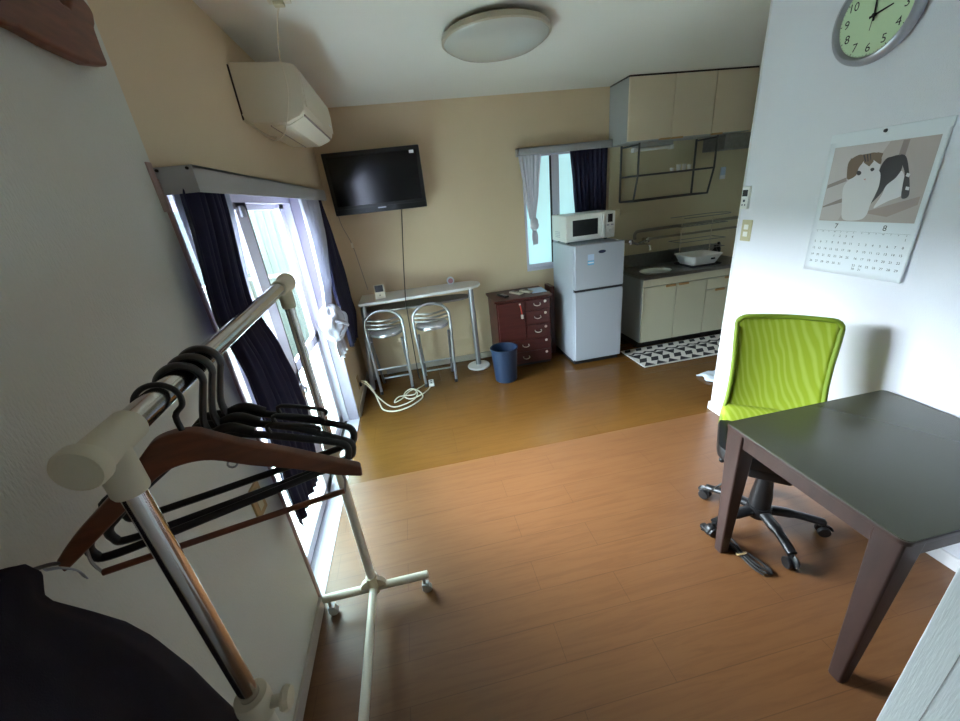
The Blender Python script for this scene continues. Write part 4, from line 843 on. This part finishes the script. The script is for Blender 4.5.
# near wall plate and carved wood
wp = thing('wall_plate', 'tan framed outlet plate on the near pale wall below the hangers', 'outlet', (0, -2.686, 0.68))
MB().box(0.0, 0.009, -2.725, -2.648, 0.69, 0.808, 0.004).build('frame', 'brown_plate', wp)
MB().box(0.008, 0.011, -2.703, -2.67, 0.712, 0.786, 0.002).build('insert', 'switch_beige', wp)
orn = [(-2.931, 1.965), (-2.884, 1.96), (-2.86, 1.964), (-2.826, 1.961), (-2.795, 1.958), (-2.76, 1.957), (-2.695, 1.956), (-2.627, 1.971), (-2.628, 1.999), (-2.625, 2.039), (-2.615, 2.051), (-2.605, 2.073), (-2.611, 2.087), (-2.625, 2.096), (-2.646, 2.098), (-2.668, 2.083), (-2.690, 2.056), (-2.705, 2.056), (-2.72, 2.068), (-2.789, 2.056), (-2.9, 2.04), (-2.99, 2.07), (-3.06, 2.09), (-3.09, 2.05), (-3.07, 1.99), (-3.0, 1.965)]
tag(MB().prism([(0.012, a, b_) for a, b_ in orn], (0.03, 0, 0), bev=0.008, seg=3).build('carved_wood', 'wood_hanger'), 'reddish brown carved wooden piece high on the near pale wall', 'wall ornament')

# ------------------------------------------------------------------ table
tb = thing('dining_table', 'low dark brown table with grey green top against the right wall', 'table', (2.22, -2.97, 0))
TX0, TX1, TY0, TY1, TT = 1.822, 2.612, -3.291, -2.652, 0.640
MB().prism([((TX0 + TX1) / 2 + x, (TY0 + TY1) / 2 + y, TT - 0.018) for x, y in rrect(TX1 - TX0, TY1 - TY0, 0.022)], (0, 0, 0.016), bev=0.003).build('frame_top', 'dark_wood', tb)
MB().prism([((TX0 + TX1) / 2 + x, (TY0 + TY1) / 2 + y, TT - 0.002) for x, y in rrect(TX1 - TX0 - 0.004, TY1 - TY0 - 0.004, 0.022)], (0, 0, 0.003), bev=0.001).build('tabletop', 'table_top', tb)
for y0, y1 in ((TY0 + 0.012, TY0 + 0.034), (TY1 - 0.034, TY1 - 0.012)): MB().box(TX0 + 0.06, TX1 - 0.06, y0, y1, TT - 0.078, TT - 0.018, 0.002).build('apron', 'dark_wood', tb)
for x0, x1 in ((TX0 + 0.012, TX0 + 0.034), (TX1 - 0.034, TX1 - 0.012)): MB().box(x0, x1, TY0 + 0.06, TY1 - 0.06, TT - 0.078, TT - 0.018, 0.002).build('apron', 'dark_wood', tb)
for ix, iy in ((0, 0), (0, 1), (1, 0), (1, 1)):
    sx = -1 if ix == 0 else 1; sy = -1 if iy == 0 else 1
    X0 = TX0 if ix == 0 else TX1; Y0 = TY0 if iy == 0 else TY1
    rows = []
    for zz, w, ox in ((TT - 0.018, 0.080, 0.004), (TT - 0.08, 0.0765, 0.002 if ix == 0 else 0.004), (0.30, 0.060, -0.0055 if ix == 0 else 0.005), (0.004, 0.042, -0.014 if ix == 0 else 0.006), (0.0, 0.040, -0.014 if ix == 0 else 0.008)):
        cx = X0 - sx * (ox + w / 2); cy = Y0 - sy * (0.006 + (0.0 if sy < 0 else 0.06) * (1 - zz / TT) + w / 2)
        rows.append([(cx + x, cy + y, zz) for x, y in rrect(w, w, 0.008, 3)])
    lg = MB().grid(rows, closed=True); lg.face(rows[0]); lg.face(rows[-1][::-1]); lg.build('leg', 'dark_wood', tb)

# power cable under the table
pcb = thing('coiled_cable', 'black power cable bundled on the floor by the table leg', 'cable', (1.87, -2.75, 0))
base = [(1.835, -2.62), (1.86, -2.66), (1.885, -2.72), (1.885, -2.79), (1.895, -2.86), (1.915, -2.90)]
for k in range(4):
    off = (k - 1.5) * 0.011
    p = [(x + off * (1 if i != 3 else 0.35) + 0.004 * math.sin(i * 2 + k), y, 0.007 + 0.007 * (k % 2)) for i, (x, y) in enumerate(base)]
    MB().tube(spline(p, 6), 0.0048, seg=8).build('cable', 'cable_black', pcb)
MB().tube(spline([(1.888, -2.775, 0.004), (1.91, -2.79, 0.012), (1.888, -2.80, 0.024), (1.865, -2.79, 0.012)], 6, closed=True), 0.004, closed=True, seg=8).build('tie', 'brass', pcb)
MB().tube(spline([(1.915, -2.90, 0.008), (1.935, -2.90, 0.009), (1.935, -2.86, 0.01), (1.91, -2.80, 0.018)], 6), 0.0048, seg=8).build('cable', 'cable_black', pcb)
MB().box(1.825, 1.855, -2.655, -2.60, 0.0, 0.022, 0.004).build('plug', 'black_plastic', pcb)

# ------------------------------------------------------------------ office chair
oc = thing('office_chair', 'lime green mesh office chair tucked at the brown table', 'chair', (2.08, -2.66, 0))
hub = V(2.08, -2.66, 0); F = V(-0.662, -0.75, 0).normalized()      # the way a sitter faces
R = V(-F.y, F.x, 0)
if R.x < 0: R = -R
def cp3(r, f, z): return hub + R * r + F * f + V(0, 0, z)
# back: rows from bottom to top (z, half width, f offset)
prof = [(0.415, 0.196, -0.12), (0.44, 0.198, -0.165), (0.48, 0.196, -0.205), (0.56, 0.184, -0.24), (0.66, 0.180, -0.262), (0.76, 0.182, -0.28), (0.86, 0.188, -0.296), (0.958, 0.192, -0.315)]
def back_at(t):
    x = t * (len(prof) - 1); i = min(int(x), len(prof) - 2); q = x - i
    return [a + (b_ - a) * q for a, b_ in zip(prof[i], prof[i + 1])]
rows = []
for i in range(33):
    z_, hw, f0 = back_at(i / 32); row = []
    for j in range(21):
        s_ = -1 + 2 * j / 20
        row.append(cp3(hw * 0.965 * s_, f0 - 0.028 * (1 - s_ * s_), z_ - 0.004 if i == 32 else z_))
    rows.append(row)
o = MB().grid(rows[6:]).build('back_mesh', 'green_mesh', oc, sharp=80); solid(o, 0.004)
ring = []
zs = [back_at(i / 24) for i in range(25)]
for z_, hw, f0 in zs[:-2]: ring.append(cp3(-hw, f0, z_))
z_, hw, f0 = zs[-1]
for a in range(5):
    an = PI - PI / 2 * a / 4; ring.append(cp3(-hw + 0.04 + 0.04 * math.cos(an), f0, z_ - 0.04 + 0.04 * math.sin(an)))
for k in range(1, 8): ring.append(cp3((-hw + 0.04) + (2 * hw - 0.08) * k / 8, f0 - 0.026 * math.sin(PI * k / 8), z_))
for a in range(5):
    an = PI / 2 - PI / 2 * a / 4; ring.append(cp3(hw - 0.04 + 0.04 * math.cos(an), f0, z_ - 0.04 + 0.04 * math.sin(an)))
for z_, hw, f0 in zs[:-2][::-1]: ring.append(cp3(hw, f0, z_))
MB().tube(ring, [(0.013, 0.011)] * len(ring), seg=12, flat=F).build('back_frame', 'green_frame', oc)
bp_ = MB(); rows = []
for z_, f0, th in ((0.40, -0.10, 0.02), (0.42, -0.15, 0.03), (0.46, -0.19, 0.034), (0.505, -0.215, 0.022), (0.515, -0.224, 0.004)):
    rows.append([cp3(0.200 * s_, f0 - 0.02 * (1 - s_ * s_) + (th if True else 0) * math.sqrt(max(0, 1 - s_ ** 6)), z_) for s_ in [-1 + 2 * j / 20 for j in range(21)]])
o = bp_.grid(rows).build('lumbar_pad', 'green_mesh', oc, sharp=80); solid(o, 0.022)
sm = MB(); rows = []
for w, d_, z_ in ((0.36, 0.36, 0.385), (0.41, 0.41, 0.40), (0.42, 0.42, 0.43), (0.41, 0.41, 0.455), (0.36, 0.36, 0.465)):
    rows.append([cp3(x, y * 0.86 - 0.06, z_) for x, y in rrect(w, d_, 0.09, 6)])
sm.grid(rows, closed=True); sm.face(rows[0]); sm.face(rows[-1]); sm.build('seat', 'black_plastic', oc)
MB().obox(cp3(0, 0, 0.365), R, F, V(0, 0, 1), 0.16, 0.20, 0.05, 0.01).build('tilt_mechanism', 'black_plastic', oc)
MB().tube([cp3(-0.07, 0.02, 0.36), cp3(-0.17, 0.03, 0.355)], 0.006).ball(cp3(-0.18, 0.03, 0.355), 0.013).build('lever', 'black_plastic', oc)
MB().tube(spline([cp3(-0.12, 0.03, 0.345), cp3(-0.13, 0.0, 0.25), cp3(-0.16, -0.02, 0.18), cp3(-0.20, 0.0, 0.14)], 6), 0.005).build('cord', 'cable_black', oc)
MB().lathe([(0.0, 0.0), (0.046, 0.0), (0.044, 0.10), (0.034, 0.19), (0.034, 0.25), (0.0, 0.25)], (hub.x, hub.y, 0.085), seg=24).build('gas_column', 'black_plastic', oc)
MB().lathe([(0.0, 0.0), (0.045, 0.0), (0.055, 0.02), (0.05, 0.06), (0.0, 0.062)], (hub.x, hub.y, 0.07), seg=24).build('base_hub', 'black_plastic', oc)
tips = [(1.985, -2.44), (1.85, -2.655), (2.035, -2.885), (2.31, -2.785), (2.27, -2.50)]
for x, y in tips:
    d = (V(x, y, 0) - hub); d.normalize()
    lg = MB().tube(spline([hub + d * 0.035 + V(0, 0, 0.105), hub + d * 0.14 + V(0, 0, 0.098), V(x, y, 0.072)], 5), [(0.020, 0.026)] * 5 + [(0.016, 0.021)] * 6, seg=12, flat=(0, 0, 1)).build('base_leg', 'black_plastic', oc)
    nn = V(-d.y, d.x, 0); c = V(x, y, 0.026) + d * 0.004
    w_ = MB()
    for s_ in (-1, 1): w_.cyl(c + nn * s_ * 0.006, c + nn * s_ * 0.024, 0.026, bev=0.005, seg=20)
    w_.build('caster', 'black_plastic', lg)
    MB().cyl(c + V(0, 0, 0.0), c + V(0, 0, 0.048), 0.008, seg=10).tube(spline([c + d * 0.03 + V(0, 0, 0.004), c + d * 0.02 + V(0, 0, 0.024), c + V(0, 0, 0.031), c - d * 0.02 + V(0, 0, 0.024)], 4), [(0.004, 0.014)] * 13, seg=8).build('caster_hood', 'black_plastic', lg)

# ------------------------------------------------------------------ clothes rack
rk = thing('clothes_rack', 'chrome and cream rolling clothes rack along the near wall', 'clothes rack', (0.25, -3.0, 0))
A = V(0.25, -3.385, 1.381); B = V(0.254, -2.572, 1.427); bd = (B - A).normalized()
MB().tube([A, B], 0.0185, seg=24).build('rail', 'chrome', rk)
for P_, sgn in ((A, -1), (B, 1)):
    e = bd * sgn
    MB().tube([P_ - e * 0.06, P_ - e * 0.058, P_ + e * 0.012, P_ + e * 0.018, P_ + e * 0.030, P_ + e * 0.034], [0.021, 0.0225, 0.0225, 0.0275, 0.0275, 0.0255], seg=28).build('end_cap', 'cream_plastic', rk)
    top = P_ - e * 0.014
    MB().tube([top, V(top.x, top.y, top.z - 0.066), V(top.x, top.y, top.z - 0.07)], [0.0205, 0.0205, 0.019], seg=24).build('tee_sleeve', 'cream_plastic', rk)
    MB().tube([V(top.x, top.y, top.z - 0.066), V(top.x, top.y, 0.80)], 0.0145, seg=24).build('upper_post', 'chrome', rk)
    MB().tube([V(top.x, top.y, 0.845), V(top.x, top.y, 0.12)], 0.0175, seg=24).build('lower_post', 'cream_tube', rk)
    cl_ = MB().lathe([(0.0176, -0.035), (0.026, -0.035), (0.028, 0.0), (0.026, 0.018), (0.015, 0.02)], (top.x, top.y, 0.845), seg=24).build('collar', 'cream_plastic', rk)
    MB().tube([V(top.x + 0.024, top.y, 0.83), V(top.x + 0.036, top.y, 0.83), V(top.x + 0.05, top.y, 0.83)], [0.010, 0.010, 0.010]).lathe([(0, 0.0), (0.018, 0.0), (0.021, 0.006), (0.018, 0.014), (0, 0.014)], (top.x + 0.044, top.y, 0.83), axis='x', seg=8).build('clamp_knob', 'cream_plastic', rk)
    MB().tube([(0.035, top.y, 0.10), (0.04, top.y, 0.10), (0.485, top.y, 0.10), (0.49, top.y, 0.10)], [0.012, 0.0175, 0.0175, 0.012], seg=18).build('foot_bar', 'cream_tube', rk)
    MB().prism([(top.x + 0.055 * math.cos(PI * k / 10), top.y - 0.012, 0.108 + 0.05 * math.sin(PI * k / 10)) for k in range(11)], (0, 0.024, 0), bev=0.003).tube([(top.x, top.y, 0.08), (top.x, top.y, 0.17)], 0.024, seg=20).build('foot_joint', 'cream_plastic', rk)
    for x in (0.055, 0.465):
        cs_ = MB().cyl((x, top.y, 0.045), (x, top.y, 0.088), 0.007, seg=10).box(x - 0.012, x + 0.02, top.y - 0.014, top.y + 0.014, 0.03, 0.052, 0.004).build('caster_fork', 'cab_grey', rk)
        MB().cyl((x + 0.008, top.y - 0.012, 0.0215), (x + 0.008, top.y + 0.012, 0.0215), 0.0215, bev=0.004, seg=18).build('wheel', 'cab_grey', cs_)
MB().tube([(0.252, A.y + 0.02, 0.11), (0.252, B.y - 0.02, 0.11)], 0.0165, seg=18).build('base_bar', 'cream_tube', rk)

def rail_pt(y): t_ = (y - A.y) / (B.y - A.y); return A + (B - A) * t_
def hook_pts(P_, u, r, neck, n=14):
    c = P_ + V(0, 0, 0.0185 - r + 0.0045); pts = []
    for k in range(n + 1):
        a = math.radians(205 - 235 * k / n)
        pts.append(c + u * r * math.cos(a) + V(0, 0, r * math.sin(a)))
    return pts + [neck + V(0, 0, 0.03), neck]
# wooden hanger
wh = thing('wooden_hanger', 'reddish brown wooden coat hanger nearest the rack\'s front end', 'hanger', rail_pt(-3.262), None)
P_ = rail_pt(-3.262); u = V(0.46, 0.10, 0).normalized(); nrm = V(-u.y, u.x, 0); neck = P_ + V(0, 0, -0.062) + u * 0.012
MB().tube(spline(hook_pts(P_, u, 0.028, neck), 3), 0.0042, seg=10).build('hook', 'black_plastic', wh)
c0 = P_ + V(0, 0, -0.055)
upper = [(-0.20, -0.155), (-0.17, -0.125), (-0.12, -0.086), (-0.075, -0.05), (-0.045, -0.022), (-0.025, -0.005), (0.0, 0.0), (0.028, -0.005), (0.05, -0.022), (0.09, -0.052), (0.14, -0.085), (0.20, -0.128), (0.245, -0.160)]
lower = [(0.243, -0.180), (0.20, -0.160), (0.14, -0.122), (0.08, -0.090), (0.035, -0.062), (0.0, -0.055), (-0.035, -0.062), (-0.075, -0.09), (-0.12, -0.122), (-0.17, -0.158), (-0.198, -0.177)]
poly = [c0 + u * a + V(0, 0, b_) - nrm * 0.011 for a, b_ in [(q.x, q.y) for q in spline([V(a, b_, 0) for a, b_ in upper], 3)] + [(q.x, q.y) for q in spline([V(a, b_, 0) for a, b_ in lower], 3)]]
MB().prism(poly, nrm * 0.022, bev=0.005).build('body', 'wood_hanger', wh, sharp=50)
MB().tube([c0 + u * -0.165 + V(0, 0, -0.205), c0 + u * 0.205 + V(0, 0, -0.205)], 0.0055, seg=10).build('trouser_bar', 'wood_hanger', wh)
for a in (-0.165, 0.205): MB().tube(spline([c0 + u * a + V(0, 0, -0.148), c0 + u * (a * 1.03) + V(0, 0, -0.18), c0 + u * a + V(0, 0, -0.207)], 4), 0.0022, seg=6).build('bar_wire', 'wire', wh)
MB().tube([c0 + u * (0.055 + 0.007 * math.cos(2 * PI * k / 10)) + V(0, 0, -0.082 + 0.007 * math.sin(2 * PI * k / 10)) for k in range(10)], 0.0018, closed=True, seg=6).build('screw_eye', 'wire', wh)
# black plastic hangers
def black_hanger(y, yaw, drop, tilt, label):
    P_ = rail_pt(y); u = V(math.cos(yaw), math.sin(yaw), 0); nrm = V(-u.y, u.x, 0)
    bh = thing('plastic_hanger', label, 'hanger', P_, 'black plastic hangers on the rack')
    neck = P_ + V(0, 0, -0.108) + u * 0.008
    MB().tube(spline(hook_pts(P_, u, 0.030, neck), 3), [(0.0055, 0.013)] * (16 * 3 + 1), seg=12, flat=u).build('hook', 'black_plastic', bh)
    L = lambda a, b_: neck + u * a + V(0, 0, b_ + a * tilt)
    arm = [L(0, 0.0), L(0.05, -0.02), L(0.12, -0.06), L(0.185, -0.10 - drop), L(0.205, -0.118 - drop), L(0.205, -0.14 - drop), L(0.19, -0.152 - drop), L(0.1, -0.155 - drop)]
    arm2 = [L(-0.1, -0.155 - drop), L(-0.19, -0.152 - drop), L(-0.205, -0.14 - drop), L(-0.205, -0.118 - drop), L(-0.185, -0.10 - drop), L(-0.12, -0.06), L(-0.05, -0.02)]
    MB().tube(spline(arm + arm2, 5, closed=True), [(0.0075, 0.006)] * (15 * 5), closed=True, seg=10, flat=(0, 0, 1)).build('frame', 'black_plastic', bh)
    MB().tube(spline([L(0.0, -0.002), L(0.03, 0.002), L(0.06, -0.02)], 4), 0.009, seg=10).tube(spline([L(0.0, -0.002), L(-0.03, 0.002), L(-0.06, -0.02)], 4), 0.009, seg=10).build('shoulder_block', 'black_plastic', bh)
    for sx in (-1, 1):
        MB().tube(spline([L(sx * 0.085, -0.038), L(sx * 0.09, -0.018), L(sx * 0.16, -0.052), L(sx * 0.165, -0.066)], 4), 0.0042, seg=8).build('strap_hook', 'black_plastic', bh)
    return bh
black_hanger(-3.20, 0.37, 0.0, 0.0, 'black plastic hanger right behind the brown wooden hanger')
black_hanger(-3.165, 0.32, 0.012, 0.0, 'black plastic hanger in the middle of the hanger cluster')
black_hanger(-3.13, 0.27, 0.0, 0.02, 'black plastic hanger deepest along the rail, farthest from the wooden hanger')

# dark jacket hung from the hangers, beside the near wall
jk = thing('dark_jacket', 'dark navy jacket hanging by the near wall below the hangers', 'jacket', (0.1, -3.42, 0.3))
rows = []
jr = [(1.25, 0.086, 0.016), (1.225, 0.094, 0.022), (1.20, 0.080, 0.024), (1.185, 0.082, 0.028), (1.12, 0.112, 0.036), (1.06, 0.138, 0.042), (0.993, 0.158, 0.05), (0.856, 0.186, 0.056), (0.748, 0.200, 0.060), (0.627, 0.218, 0.062), (0.30, 0.24, 0.062)]
zN = 44
for i in range(zN + 1):
    x = i / zN * (len(jr) - 1); k = min(int(x), len(jr) - 2); q = x - k
    z_, hw, th = [a + (b_ - a) * q for a, b_ in zip(jr[k], jr[k + 1])]
    row = []
    for j in range(72):
        a = 2 * PI * j / 72
        fold = 1 + 0.12 * math.sin(7 * a + 3 * z_) * min(1, (1.25 - z_) * 4) + 0.08 * math.sin(11 * a - 5 * z_)
        row.append((0.10 + th * math.cos(a) * fold, -3.465 + hw * math.sin(a), z_ + 0.01 * math.sin(3 * a)))
    rows.append(row)
jm = MB().grid(rows, closed=True); jm.face(rows[0]); jm.face(rows[-1][::-1])
jm.build('body', 'jacket', jk, sharp=80)
MB().tube(spline([(0.10, -3.43, 1.243), (0.088, -3.38, 1.225), (0.07, -3.335, 1.195), (0.058, -3.306, 1.170)], 5), 0.003, seg=8).build('hang_loop', 'black_plastic', jk)
MB().tube(spline([(0.112, -3.376, 1.222), (0.118, -3.366, 1.212), (0.125, -3.358, 1.195), (0.122, -3.352, 1.175)], 5), [(0.0012, 0.006)] * 16, seg=8).build('ribbon', 'tag', jk)
